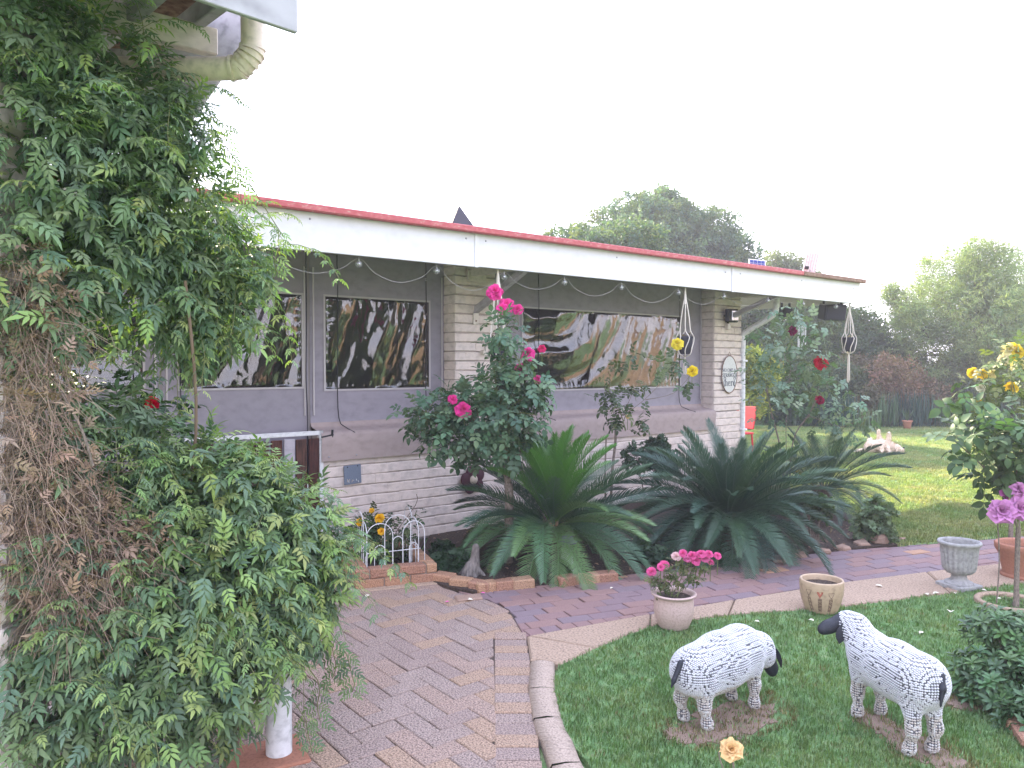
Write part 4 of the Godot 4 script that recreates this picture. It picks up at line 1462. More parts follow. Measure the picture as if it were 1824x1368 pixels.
func bloom_mesh(sd: int, open := 1.0) -> ArrayMesh:   # a rose of radius about 1
	rng.seed = sd
	var b := B.new()
	var rings := [[3, 0.15, 0.55], [4, 0.45, 0.7], [5, 0.85, 0.85], [6, 1.2, 0.95]]
	for r in rings.size():
		for k in rings[r][0]:
			var a: float = TAU * k / rings[r][0] + r * 0.7 + R(-0.15, 0.15)
			var tilt: float = rings[r][1] * open + R(-0.1, 0.1)
			var l: float = rings[r][2] * R(0.9, 1.1)
			var out := Vector3(cos(a), 0, sin(a))
			var side := Vector3(-sin(a), 0, cos(a))
			var k0 := b.v.size()
			b.tint = Color(1, 1, 1) * R(0.82, 1.08)
			for i in 5:
				var s := i / 4.0
				var an := tilt * (0.35 + 0.9 * s) + (0.5 * s * s if r > 1 else 0.0)
				var w := l * 0.62 * pow(sin(PI * (0.12 + 0.62 * s)), 0.7)
				for j in 5:
					var u := j / 2.0 - 1.0
					var p := Vector3(0, -0.2, 0) + out * (0.06 + l * s * sin(an)) + Vector3.UP * (l * s * cos(an) * 0.9) + side * (u * w)
					p -= (out * cos(an) - Vector3.UP * sin(an)) * (u * u * w * 0.45)
					p += Vector3(R(-1, 1), R(-1, 1), R(-1, 1)) * 0.02
					b.vert(p, (-out * cos(an) + Vector3.UP * sin(an) + side * (-u * 0.4)).normalized())
			for i in 4:
				for j in 4:
					var q := k0 + i * 5 + j
					b.face(q, q + 1, q + 6)
					b.face(q, q + 6, q + 5)
	return b.mesh()

var petal_mats := {}
func petal_mat(c: Color) -> StandardMaterial3D:
	if not petal_mats.has(c):
		petal_mats[c] = mat(lin(c.r, c.g, c.b), 0.6, {"vc": true, "back": lin(0.45, 0.45, 0.45), "spec": 0.25})
	return petal_mats[c]

# leaves strewn through ellipsoids: each blob [centre, radius, count, (squash)]
func strew(ins: Array, blobs: Array, base: Vector3, cols: Array, smin: float, smax: float, droop := 0.4, shell := 0.55) -> void:
	for q in blobs:
		var sq: float = q[3] if q.size() > 3 else 1.0
		for k in int(q[2]):
			var d := ball_dir()
			var r: float = q[1] * lerpf(shell, 1.0, sqrt(R())) * (1.0 + 0.12 * sin(d.x * 7 + d.y * 5 + q[0].x * 9))
			var p: Vector3 = q[0] + Vector3(d.x, d.y * sq, d.z) * r
			var dir := (d * R(0.3, 1.0) + ball_dir() * 0.7 + Vector3(0, -droop, 0)).normalized()
			var up := (d * 0.6 + Vector3.UP * 0.9 + ball_dir() * 0.45).normalized()
			ins[rng.randi() % ins.size()].add(Transform3D(aim(dir, up, R(smin, smax)), p - base), vary(cols[rng.randi() % cols.size()], 0.25, 0.1))

func put_bloom(parent: Node3D, shapes: Array, p: Vector3, base: Vector3, size: float, c: Color, face_to := Vector3(0.1, 0.5, 1)) -> void:
	var o := put("bloom", shapes[rng.randi() % shapes.size()], petal_mat(c), parent, Transform3D(aim(face_to.cross(Vector3.RIGHT).normalized(), face_to) .scaled(Vector3.ONE * size), p - base))
	o.rotate_object_local(Vector3.UP, R(0, TAU))

var LEAVES := {}
func build_jasmine() -> void:
	rng.seed = 31
	var base := Vector3(-1.2, 0, -2.75)
	var j := thing("jasmine_climber", "sprawling green jasmine climber covering the side of the house", "climber", base)
	var bl := [[60, 110, 2.55, 0.26], [160, 150, 2.65, 0.24], [30, 260, 2.45, 0.26], [130, 290, 2.6, 0.3], [235, 250, 2.75, 0.2], [215, 370, 2.75, 0.27], [310, 400, 2.85, 0.23], [100, 430, 2.55, 0.28], [370, 455, 2.95, 0.17], [240, 500, 2.75, 0.24], [350, 530, 2.9, 0.15], [410, 560, 2.98, 0.1], [60, 540, 2.45, 0.16], [30, 50, 2.45, 0.2],
		[270, 350, 2.8, 0.2], [265, 190, 2.8, 0.16], [300, 230, 2.85, 0.14], [440, 470, 3.0, 0.09], [350, 610, 2.95, 0.07],
		[215, 745, 2.72, 0.09], [105, 740, 2.55, 0.12], [230, 800, 2.7, 0.16], [380, 872, 2.85, 0.15], [470, 872, 2.95, 0.12], [330, 900, 2.78, 0.24], [440, 930, 2.88, 0.24], [520, 940, 3.0, 0.17], [250, 960, 2.68, 0.24], [180, 900, 2.62, 0.15], [360, 1040, 2.75, 0.3], [480, 1040, 2.9, 0.24], [555, 1040, 3.0, 0.12], [230, 1110, 2.6, 0.28], [130, 1120, 2.5, 0.16], [80, 1240, 2.42, 0.15], [180, 1240, 2.5, 0.2], [300, 1200, 2.62, 0.28], [410, 1160, 2.73, 0.23], [525, 1105, 2.96, 0.12], [385, 1255, 2.66, 0.13], [110, 830, 2.5, 0.1], [120, 980, 2.48, 0.1], [575, 960, 3.05, 0.08]]
	var blobs := []
	for q in bl:
		var r: float = q[3]
		blobs.append([at(q[0], q[1], q[2]), r, 330.0 * pow(r / 0.3, 1.75) + 40.0])
	var cols := [Color(0.15, 0.225, 0.115), Color(0.175, 0.255, 0.12), Color(0.125, 0.195, 0.115), Color(0.205, 0.28, 0.14), Color(0.155, 0.22, 0.135)]
	var fresh := [Color(0.26, 0.36, 0.12), Color(0.22, 0.33, 0.11), Color(0.3, 0.36, 0.13)]
	var ins := [Inst.new(), Inst.new(), Inst.new()]
	strew(ins, blobs, base, cols, 0.8, 1.35, 0.45, 0.45)
	var low := []
	for q in bl:
		if q[0] > 230 and q[1] > 800 and q[1] < 1220:
			low.append([at(q[0], q[1] - 8, q[2]), q[3] * 1.03, 170.0 * pow(q[3] / 0.3, 1.75)])
		elif q[1] < 620:
			low.append([at(q[0], q[1], q[2]), q[3] * 1.04, 40.0 * pow(q[3] / 0.3, 1.75)])
	strew(ins, low, base, fresh, 0.7, 1.2, 0.3, 0.92)
	# loose shoots with leaves in pairs
	var sb := B.new()
	for k in 190:
		var q: Array = blobs[rng.randi() % blobs.size()]
		var d := ball_dir()
		d.z = absf(d.z) * 0.6 + 0.1
		var p: Vector3 = q[0] + d * q[1] * 0.8
		var v := (d + Vector3(R(-0.3, 0.5), R(0, 0.9), 0.3)).normalized() * 0.045
		var pts := PackedVector3Array([p - base])
		var n := rng.randi_range(4, 9)
		for s in n:
			p += v
			v = (v + Vector3(R(-0.008, 0.01), -0.0095, R(-0.006, 0.006))).normalized() * 0.045
			pts.append(p - base)
			for e in [-1.0, 1.0]:
				var side: Vector3 = v.cross(Vector3.UP).normalized() * e
				ins[rng.randi() % 3].add(Transform3D(aim(side + v.normalized() * 0.5 + Vector3(0, R(-0.5, 0.1), 0), Vector3.UP, R(0.55, 0.95) * (1.0 - 0.45 * s / n)), p - base), vary((fresh if R() < 0.45 else cols)[rng.randi() % 3], 0.2, 0.1))
		sb.tint = Color(0.16, 0.17, 0.07)
		sb.tube(pts, [0.0022, 0.0018, 0.0012], 4, false)
	# trailing ends beside the post
	for q in [[610, 1150], [560, 1200], [545, 1270], [590, 1130], [450, 430], [500, 400], [420, 280], [400, 230]]:
		var p := at(q[0], q[1], 2.95)
		var pts := PackedVector3Array([p + Vector3(-0.12, 0.16, 0) - base])
		for s in 6:
			p += Vector3(R(-0.012, 0.012), -0.03, R(-0.01, 0.01))
			pts.append(p - base)
			for e in [-1.0, 1.0]:
				ins[s % 3].add(Transform3D(aim(Vector3(e, -0.6, R(-0.3, 0.3)), Vector3(0, 0.6, 1), R(0.5, 0.85)), p - base), vary(cols[s % 4], 0.2, 0.1))
		sb.tube(pts, [0.002], 4, false)
	# main stems from the ground
	for q in [[180, 1340, 150, 700], [330, 1340, 260, 880], [90, 1330, 70, 560], [420, 1330, 420, 950], [250, 1330, 330, 500]]:
		var a := gr(q[0], q[1])
		var e := at(q[2], q[3], 2.65)
		sb.tint = Color(0.17, 0.12, 0.085)
		sb.tube(curve([a - base, a.lerp(e, 0.35) + Vector3(R(-0.1, 0.1), 0, R(-0.05, 0.05)) - base, a.lerp(e, 0.7) + Vector3(R(-0.1, 0.1), 0, 0) - base, e - base], 5), [0.012, 0.009, 0.006], 6)
	made("stems", sb, M.dry_twig, j).set_meta("kind", "stuff")
	for k in 3:
		scatter("foliage", LEAVES["jasmine%d" % k], M.leaf, ins[k], j)
	# dead wood where it has died back
	var db := B.new()
	rng.seed = 32
	var spots := [[70, 620, 2.38, 0.16], [50, 740, 2.36, 0.17], [75, 850, 2.38, 0.17], [60, 950, 2.38, 0.16], [170, 1010, 2.45, 0.15], [110, 1060, 2.42, 0.14], [190, 960, 2.46, 0.1], [30, 520, 2.36, 0.12], [150, 880, 2.44, 0.1], [90, 1000, 2.4, 0.15], [250, 960, 2.5, 0.06]]
	for q in spots:
		var c := at(q[0], q[1], q[2])
		for k in int(q[3] * 1500):
			var d: Vector3 = ball_dir() * q[3] * pow(R(), 0.5)
			d.x *= 0.8
			d.y *= 1.3
			d.z *= 0.5
			var p: Vector3 = c + d - base
			var v := (Vector3(R(-0.8, 0.8), R(-1.3, 0.2), R(-0.3, 0.5))).normalized() * R(0.02, 0.045)
			var pts := PackedVector3Array([p])
			for s in rng.randi_range(3, 5):
				p += v
				v += Vector3(R(-0.018, 0.018), R(-0.018, 0.01), R(-0.012, 0.012))
				pts.append(p)
			db.tint = vary(Color(0.3, 0.215, 0.16), 0.4, 0.06)
			db.tube(pts, [R(0.0008, 0.0022), 0.0008], 3, false)
	made("dead_twigs", db, M.dry_twig, j).set_meta("kind", "stuff")
	var dl := Inst.new()
	for q in spots:
		for k in 60:
			var d: Vector3 = ball_dir() * q[3]
			dl.add(Transform3D(aim(ball_dir(), ball_dir(), R(0.4, 0.9)), at(q[0], q[1], q[2]) + Vector3(d.x, d.y * 1.2, d.z * 0.5) - base), vary(Color(0.26, 0.18, 0.12), 0.4, 0.1))
	scatter("dead_leaves", LEAVES.jasmine1, M.dry_twig, dl, j)
	for q in [[18, 900, 40, 600], [60, 780, 95, 560], [165, 830, 110, 700], [30, 800, 25, 560]]:
		var b := B.new()
		var a := at(q[0], q[1], 2.36) - base
		var e := at(q[2], q[3], 2.36) - base
		b.tube(curve([a, a.lerp(e, 0.5) + Vector3(R(-0.02, 0.02), 0, 0.01), e], 4), [0.006, 0.004], 6)
		b.tint = Color(0.3, 0.24, 0.19)
		made("bare_cane", b, M.rose_wood, j)

# a rose: canes [[points]...], leaf blobs, blooms [p, size, colour, (facing)]
func rose(label: String, base: Vector3, canes: Array, leaf_blobs: Array, blooms: Array, cols: Array, smin: float, smax: float, shapes: Array, leaves: Array, grp := "rose plants", wood := "rose_wood") -> Node3D:
	var r := thing("rose_bush", label, "rose", base, 0.0, grp)
	for q in canes:
		var pts := []
		for p in q[0]:
			pts.append(p - base)
		var b := B.new()
		b.tube(curve(pts, 4), q[1], 7)
		made("cane", b, M[wood], r)
	var ins := []
	for k in leaves.size():
		ins.append(Inst.new())
	strew(ins, leaf_blobs, base, cols, smin, smax, 0.25, 0.2)
	for k in leaves.size():
		if ins[k].count:
			scatter("foliage", leaves[k], M.leaf, ins[k], r)
	var tb := B.new()
	for q in leaf_blobs:      # twigs that carry the leaves
		for k in int(q[2] * 0.12) + 2:
			var d: Vector3 = ball_dir() * q[1]
			tb.tube(PackedVector3Array([q[0] - d * 0.4 - Vector3(0, q[1] * 0.5, 0) - base, q[0] + d * 0.3 - base, q[0] + d * 0.95 - base]), [0.004, 0.003, 0.0018], 4, false)
	if leaf_blobs.size():
		made("twigs", tb, M.green_stem, r).set_meta("kind", "stuff")
	for q in blooms:
		put_bloom(r, shapes, q[0], base, q[1], q[2], q[3] if q.size() > 3 else Vector3(R(-0.4, 0.4), R(0.2, 0.8), 1))
		var st := B.new()
		st.tube(PackedVector3Array([q[0] - base + Vector3(0.005, -0.12, -0.03), q[0] - base + Vector3(0, -0.02, -0.005)]), [0.0025], 5)
		made("flower_stem", st, M.green_stem, r)
	return r

func build_roses() -> void:
	rng.seed = 41
	var open := [bloom_mesh(1), bloom_mesh(2, 1.1), bloom_mesh(3, 0.9)]
	var rl := [LEAVES.rose0, LEAVES.rose1]
	rng.seed = 42
	var blue := [Color(0.09, 0.165, 0.095), Color(0.11, 0.185, 0.105), Color(0.075, 0.14, 0.085), Color(0.13, 0.195, 0.11)]
	var pink := Color(0.78, 0.055, 0.3)
	# pink rose tree
	var z := 5.75
	var b0 := at(906, 915, z)
	b0.y = 0
	var fork := at(905, 862, z)
	var bl := []
	for q in [[760, 735, 0.17, 70], [800, 720, 0.16, 70], [850, 745, 0.25, 200], [900, 730, 0.25, 190], [930, 700, 0.17, 80], [780, 775, 0.15, 60], [840, 790, 0.17, 90], [900, 790, 0.17, 80], [885, 690, 0.17, 80], [890, 640, 0.14, 55], [895, 590, 0.13, 45], [950, 670, 0.12, 35], [925, 640, 0.1, 25], [960, 700, 0.1, 25], [745, 745, 0.08, 20], [940, 760, 0.14, 50]]:
		bl.append([at(q[0], q[1], z + R(-0.15, 0.12)), q[2], q[3] * 0.85])
	rose("pink rose tree with a gnarled trunk before the brick pillar", b0,
		[[[b0, at(907, 890, z), fork], [0.034, 0.03, 0.034]], [[fork, at(893, 828, z), at(872, 795, z)], [0.026, 0.02, 0.014]], [[fork, at(915, 830, z - 0.03), at(930, 800, z - 0.05)], [0.022, 0.017, 0.012]], [[at(896, 835, z), at(905, 815, z), at(914, 808, z)], [0.014, 0.01]], [[fork, at(909, 835, z + 0.05), at(905, 800, z + 0.1)], [0.018, 0.012]], [[at(872, 795, z), at(850, 760, z), at(820, 735, z)], [0.013, 0.006]], [[at(900, 800, z), at(892, 700, z), at(890, 600, z), at(884, 530, z)], [0.014, 0.01, 0.006, 0.003]], [[at(900, 790, z), at(930, 700, z), at(948, 640, z)], [0.01, 0.006, 0.003]], [[at(893, 610, z), at(905, 570, z), at(903, 545, z)], [0.005, 0.003]], [[at(893, 610, z), at(915, 580, z), at(922, 552, z)], [0.005, 0.003]]],
		bl, [[at(882, 518, z), 0.062, pink], [at(902, 542, z), 0.06, pink], [at(894, 548, z - 0.04), 0.045, pink], [at(922, 551, z), 0.042, pink], [at(940, 630, z - 0.1), 0.055, pink], [at(929, 657, z - 0.1), 0.052, pink], [at(826, 729, z - 0.25), 0.06, pink], [at(807, 710, z - 0.2), 0.036, pink], [at(965, 621, z), 0.03, Color(0.7, 0.03, 0.16)], [at(957, 675, z - 0.1), 0.032, pink], [at(908, 614, z), 0.024, pink]], blue, 0.75, 1.3, open, rl)
	# slender yellow rose
	z = 6.75
	b0 = at(1088, 890, z)
	b0.y = 0
	bl = []
	for q in [[1095, 720, 0.12, 16], [1075, 705, 0.1, 12], [1130, 690, 0.13, 16], [1110, 745, 0.13, 18], [1085, 660, 0.1, 8], [1120, 640, 0.1, 8], [1170, 655, 0.1, 9], [1205, 645, 0.08, 8], [1140, 750, 0.1, 10], [1225, 680, 0.08, 8]]:
		bl.append([at(q[0], q[1], z + R(-0.1, 0.1)), q[2], q[3]])
	rose("slender yellow rose standing before the wide canvas blind", b0,
		[[[b0, at(1090, 850, z), at(1096, 790, z), at(1097, 760, z)], [0.02, 0.018, 0.015, 0.012]], [[at(1097, 765, z), at(1090, 720, z), at(1076, 690, z)], [0.009, 0.006, 0.003]], [[at(1097, 762, z), at(1118, 720, z), at(1135, 680, z), at(1150, 640, z)], [0.01, 0.007, 0.004, 0.002]], [[at(1110, 740, z), at(1150, 710, z), at(1190, 665, z), at(1206, 618, z)], [0.007, 0.005, 0.003, 0.002]], [[at(1150, 712, z), at(1200, 700, z), at(1232, 665, z)], [0.005, 0.003, 0.002]], [[at(1092, 730, z), at(1086, 690, z), at(1088, 640, z)], [0.005, 0.003]], [[at(1079, 900, z - 0.2), at(1078, 840, z - 0.2), at(1080, 780, z - 0.15)], [0.012, 0.01, 0.008]]],
		bl, [[at(1206, 612, z), 0.055, Color(0.8, 0.66, 0.06)], [at(1233, 661, z), 0.05, Color(0.82, 0.62, 0.03)], [at(1118, 742, z), 0.02, Color(0.7, 0.5, 0.2)]], [Color(0.08, 0.11, 0.06), Color(0.06, 0.09, 0.05), Color(0.1, 0.13, 0.05)], 0.7, 1.15, open, rl)
	# dark red rose at the end of the house
	z = 7.4
	b0 = at(1405, 860, z)
	b0.y = 0
	bl = []
	for q in [[1370, 620, 0.2, 24], [1410, 600, 0.2, 26], [1440, 640, 0.2, 26], [1390, 680, 0.25, 34], [1440, 690, 0.22, 30], [1350, 660, 0.15, 16], [1370, 720, 0.2, 22], [1480, 690, 0.18, 18], [1510, 720, 0.15, 14], [1460, 740, 0.2, 20], [1500, 760, 0.15, 12], [1540, 745, 0.12, 9], [1400, 560, 0.14, 12], [1455, 580, 0.12, 8]]:
		bl.append([at(q[0], q[1], z + R(-0.15, 0.15)), q[2], q[3] * 1.3])
	rose("tall dark red rose with bare canes beyond the large cycad", b0,
		[[[b0, at(1390, 800, z), at(1375, 740, z), at(1365, 690, z)], [0.022, 0.016, 0.012, 0.008]], [[b0, at(1412, 790, z), at(1440, 740, z), at(1462, 700, z)], [0.02, 0.014, 0.01, 0.006]], [[b0, at(1400, 770, z), at(1405, 700, z), at(1410, 620, z), at(1412, 592, z)], [0.018, 0.012, 0.008, 0.003]], [[at(1440, 740, z), at(1500, 760, z), at(1540, 740, z)], [0.008, 0.005, 0.003]], [[at(1440, 745, z), at(1458, 690, z), at(1463, 650, z)], [0.006, 0.003]]],
		bl, [[at(1463, 645, z), 0.07, Color(0.55, 0.01, 0.035)], [at(1412, 588, z), 0.05, Color(0.22, 0.015, 0.07)], [at(1462, 712, z - 0.05), 0.045, Color(0.3, 0.015, 0.05)], [at(1418, 631, z - 0.05), 0.04, Color(0.62, 0.66, 0.5)]], [Color(0.15, 0.22, 0.145), Color(0.18, 0.25, 0.16), Color(0.125, 0.19, 0.125), Color(0.2, 0.26, 0.17)], 0.75, 1.2, open, rl)
	# yellow rose shrub across the path
	z = 6.6
	b0 = at(1800, 960, z)
	b0.y = 0
	bl = []
	for q in [[1760, 690, 0.2, 26], [1800, 660, 0.22, 34], [1820, 720, 0.25, 40], [1780, 740, 0.2, 26], [1740, 720, 0.12, 12], [1830, 640, 0.2, 24], [1850, 700, 0.25, 30]]:
		bl.append([at(q[0], q[1], z + R(-0.15, 0.15)), q[2], q[3]])
	var yel := Color(0.85, 0.62, 0.04)
	rose("yellow rose shrub in the sun at the right edge beyond the path", b0,
		[[[b0, at(1800, 850, z), at(1790, 740, z)], [0.02, 0.014, 0.008]], [[b0, at(1815, 820, z), at(1835, 720, z)], [0.02, 0.012, 0.007]], [[b0, at(1790, 830, z), at(1760, 740, z), at(1748, 690, z)], [0.018, 0.01, 0.005]]],
		bl, [[at(1812, 625, z), 0.075, yel], [at(1798, 622, z), 0.06, Color(0.8, 0.72, 0.35)], [at(1735, 664, z), 0.05, yel], [at(1752, 666, z), 0.045, yel], [at(1770, 665, z), 0.04, Color(0.82, 0.7, 0.3)], [at(1803, 690, z), 0.055, yel], [at(1815, 650, z), 0.07, Color(0.8, 0.74, 0.3)], [at(1748, 690, z), 0.04, Color(0.75, 0.72, 0.5)], [at(1746, 716, z), 0.03, yel], [at(1788, 640, z), 0.05, Color(0.78, 0.7, 0.4)]], [Color(0.13, 0.17, 0.06), Color(0.16, 0.19, 0.07), Color(0.1, 0.15, 0.05)], 0.8, 1.3, open, rl)
	# lilac standard rose near the right edge
	z = 4.74
	b0 = gr(1810, 1083)
	bl = []
	for q in [[1740, 790, 0.11, 16], [1770, 770, 0.13, 22], [1800, 790, 0.15, 28], [1780, 820, 0.13, 22], [1815, 830, 0.12, 20], [1730, 760, 0.08, 8], [1700, 700, 0.06, 6], [1760, 850, 0.07, 6], [1820, 760, 0.12, 18], [1700, 780, 0.05, 4]]:
		bl.append([at(q[0], q[1], z + R(-0.12, 0.12)), q[2], q[3]])
	var lil := Color(0.6, 0.26, 0.5)
	rose("lilac standard rose on a tall bare stem at the right edge", b0,
		[[[b0, at(1812, 1000, z), at(1814, 940, z)], [0.019, 0.017, 0.015]], [[at(1814, 940, z), at(1785, 880, z), at(1750, 830, z), at(1700, 785, z)], [0.013, 0.009, 0.006, 0.004]], [[at(1814, 940, z), at(1815, 870, z), at(1805, 800, z)], [0.012, 0.008, 0.004]], [[at(1760, 845, z), at(1735, 800, z), at(1690, 755, z)], [0.006, 0.004, 0.002]], [[at(1775, 1075, z), at(1780, 1000, z), at(1777, 930, z)], [0.004, 0.004]]],
		bl, [[at(1786, 910, z - 0.2), 0.075, lil], [at(1817, 905, z - 0.2), 0.07, lil], [at(1794, 878, z - 0.1), 0.035, Color(0.55, 0.12, 0.4)], [at(1818, 872, z - 0.15), 0.05, lil]], [Color(0.075, 0.13, 0.06), Color(0.1, 0.16, 0.075), Color(0.065, 0.11, 0.055)], 1.1, 1.7, open, rl)
	# apricot rose in the very foreground
	z = 2.0
	b0 = Vector3(0.58, 0, -1.95)
	rose("single apricot rose on a thin stem in the foreground", b0,
		[[[b0, at(1310, 1430, z), at(1305, 1350, z)], [0.005, 0.004, 0.003]], [[at(1310, 1420, z), at(1285, 1360, z), at(1280, 1340, z)], [0.003, 0.002]]],
		[[at(1310, 1480, z), 0.06, 7]], [[at(1303, 1334, z), 0.03, Color(0.82, 0.55, 0.26), Vector3(-0.15, 0.75, 0.7)]], [Color(0.08, 0.13, 0.05)], 0.5, 0.8, open, rl)
	# red rose within the jasmine
	z = 3.2
	b0 = at(300, 900, z)
	b0.y = 0
	rose("red bloom on dark leaves poking out between the jasmine and the canvas", b0,
		[[[b0, at(300, 850, z), at(285, 740, z)], [0.009, 0.006, 0.004]]],
		[[at(240, 690, z), 0.08, 14], [at(295, 740, z), 0.06, 14], [at(225, 730, z), 0.08, 14], [at(290, 770, z), 0.07, 10]], [[at(268, 718, z - 0.05), 0.03, Color(0.75, 0.012, 0.05), Vector3(0, 0.3, 1)]], [Color(0.035, 0.075, 0.035), Color(0.045, 0.085, 0.04)], 0.75, 1.1, open, rl)

func frond_mesh(l: float, arch: float, lift: float, sd: int, pin := 0.15) -> ArrayMesh:
	rng.seed = sd
	var b := B.new()
	var pts := PackedVector3Array()
	for k in 13:
		var s := k / 12.0
		pts.append(Vector3(l * s * (1.0 - 0.12 * s), l * (lift * s - arch * s * s), 0.03 * l * sin(s * 3.0 + sd)))
	b.tint = Color(1.5, 1.4, 1.2)
	b.tube(pts, [0.006, 0.0055, 0.005, 0.005, 0.0045, 0.004, 0.004, 0.0035, 0.003, 0.0025, 0.002, 0.0015, 0.001], 4, false)
	var n := 62
	for k in n:
		var s := 0.1 + 0.9 * k / n
		var f := s * 12.0
		var i0 := mini(int(f), 11)
		var p := pts[i0].lerp(pts[i0 + 1], f - i0)
		var d := (pts[i0 + 1] - pts[i0]).normalized()
		var side := d.cross(Vector3.UP).normalized()
		var up := side.cross(d).normalized()
		var ll := pin * pow(sin(PI * (0.1 + 0.86 * pow(s, 0.85))), 0.65) * R(0.9, 1.08)
		for e in [-1.0, 1.0]:
			b.tint = Color(1, 1, 1) * R(0.85, 1.15)
			var dir: Vector3 = (side * e * (1.0 - 0.35 * s) + d * (0.5 + 0.75 * s) + up * (0.55 + R(-0.1, 0.1))).normalized()
			var wv: Vector3 = (d - dir * d.dot(dir)).normalized() * 0.0034
			var nn: Vector3 = (up - side * e * 0.45).normalized()
			var tip := p + dir * ll - up * ll * 0.1
			var mid := p + dir * ll * 0.5
			var k0 := b.vert(p - wv * 0.7, nn)
			b.vert(p + wv * 0.7, nn)
			b.vert(mid - wv, nn)
			b.vert(mid + wv, nn)
			b.vert(tip, nn)
			b.face(k0, k0 + 1, k0 + 3)
			b.face(k0, k0 + 3, k0 + 2)
			b.face(k0 + 2, k0 + 3, k0 + 4)
	return b.mesh()

func build_cycads() -> void:
	var shapes := []
	for k in 4:
		shapes.append(frond_mesh(0.95, [0.2, 0.35, 0.6, 0.85][k], [0.25, 0.35, 0.45, 0.5][k], 50 + k))
	var up_shapes := [frond_mesh(0.85, 0.2, 0.12, 60, 0.14), frond_mesh(0.82, 0.4, 0.2, 61, 0.14)]
	var tones := []
	for c in [[0.04, 0.085, 0.045], [0.045, 0.09, 0.05], [0.035, 0.075, 0.05], [0.05, 0.1, 0.045], [0.07, 0.15, 0.065], [0.085, 0.17, 0.07], [0.06, 0.13, 0.065], [0.1, 0.18, 0.06]]:
		tones.append(mat(lin(c[0], c[1], c[2]), 0.42, {"vc": true, "back": lin(0.2, 0.26, 0.08), "spec": 0.45}))
	var freshm := [mat(lin(0.075, 0.19, 0.035), 0.45, {"vc": true, "back": lin(0.35, 0.5, 0.1)}), mat(lin(0.09, 0.21, 0.045), 0.45, {"vc": true, "back": lin(0.35, 0.5, 0.1)})]
	var yellow := mat(lin(0.26, 0.22, 0.03), 0.6, {"vc": true, "back": lin(0.4, 0.4, 0.1)})
	var defs := [
		["cycad with a tuft of bright upright new fronds", gr(985, 1000), 0.28, 64, 1.0, true, 71],
		["largest dark cycad, in the middle of the bed", gr(1300, 982), 0.26, 128, 1.0, false, 72],
		["smaller cycad at the lawn end of the bed, behind the largest one", gr(1462, 925), 0.3, 44, 0.85, false, 73]]
	for q in defs:
		rng.seed = q[6]
		var base: Vector3 = q[1]
		var c := thing("cycad", q[0], "cycad", base, 0.0, "cycads in the flower bed")
		var h: float = q[2]
		var tb := B.new()
		var prof := []
		for k in 12:
			prof.append(Vector2(0.1 + 0.022 * (k % 2) - 0.02 * k / 12.0, -0.02 + (h + 0.02) * k / 11.0))
		prof.append(Vector2(0.0, h + 0.04))
		tb.lathe(prof, 14)
		made("trunk", tb, M.bark, c)
		var n: int = q[3]
		for k in n:
			var s := float(k) / n
			var az := k * 2.39996 + R(-0.2, 0.2)
			var el := lerpf(1.25, -0.55, pow(s, 0.9)) + R(-0.12, 0.12)     # from the upright inner to the hanging outer fronds
			if q[5]:
				el = lerpf(0.7, -0.5, s) + R(-0.15, 0.15)
			var sh: int = clampi(int(s * 4.0), 0, 3)
			var sz: float = q[4] * R(0.85, 1.1) * (0.92 if el > 0.9 else 1.0)
			var d := Basis(Vector3.UP, az) * Basis(Vector3(0, 0, 1), el - 0.1)
			var o := put("frond", shapes[sh], tones[rng.randi() % 4 + (4 if q[5] and s > 0.35 else 0)], c, Transform3D(d.scaled(Vector3.ONE * sz), Vector3(cos(az) * 0.05, h + 0.01 * (n - k) / n, -sin(az) * 0.05)))
			if q[6] == 73 and k == 17:
				o.material_override = yellow
			o.rotate_object_local(Vector3.RIGHT, R(-0.3, 0.3))
		if q[5]:
			for k in 34:
				var az := k * 2.39996 + R(-0.2, 0.2)
				var el := lerpf(1.5, 0.88, k / 33.0)
				var d := Basis(Vector3.UP, az) * Basis(Vector3(0, 0, 1), el)
				var o := put("new_frond", up_shapes[k % 2], freshm[k % 2], c, Transform3D(d.scaled(Vector3.ONE * R(0.85, 1.08)), Vector3(cos(az) * 0.03, h + 0.03, -sin(az) * 0.03)))
				o.rotate_object_local(Vector3.RIGHT, R(-0.4, 0.4))
		# scales in the heart
		var hb := B.new()
		for k in 40:
			var a := R(0, TAU)
			hb.tint = vary(Color(0.3, 0.2, 0.12), 0.3, 0.1)
			hb.leaf(Vector3(cos(a) * R(0.02, 0.09), h - 0.02, sin(a) * R(0.02, 0.09)), Vector3(cos(a) * 0.7, 1, sin(a) * 0.7), Vector3(cos(a), 0.4, sin(a)), R(0.05, 0.11), 0.012, 0.2, 2)
		made("heart_scales", hb, M.dry_twig, c).set_meta("kind", "stuff")

# low leafy bush
func bush(called: String, label: String, cat: String, base: Vector3, blobs: Array, cols: Array, shape: Array, smin: float, smax: float, m: Material, grp := "", shell := 0.5) -> Node3D:
	var b := thing(called, label, cat, base, 0.0, grp)
	var ins := []
	for k in shape.size():
		ins.append(Inst.new())
	strew(ins, blobs, base, cols, smin, smax, 0.1, shell)
	for k in shape.size():
		scatter("foliage", shape[k], m, ins[k], b)
	var st := B.new()
	for q in blobs:
		for k in 5:
			var d: Vector3 = ball_dir() * q[1] * 0.7
			st.tube(PackedVector3Array([Vector3(R(-0.03, 0.03), 0, R(-0.03, 0.03)), (q[0] - base) * 0.6, q[0] - base + d]), [0.006, 0.004, 0.002], 5, false)
	made("stems", st, M.rose_wood, b).set_meta("kind", "stuff")
	return b

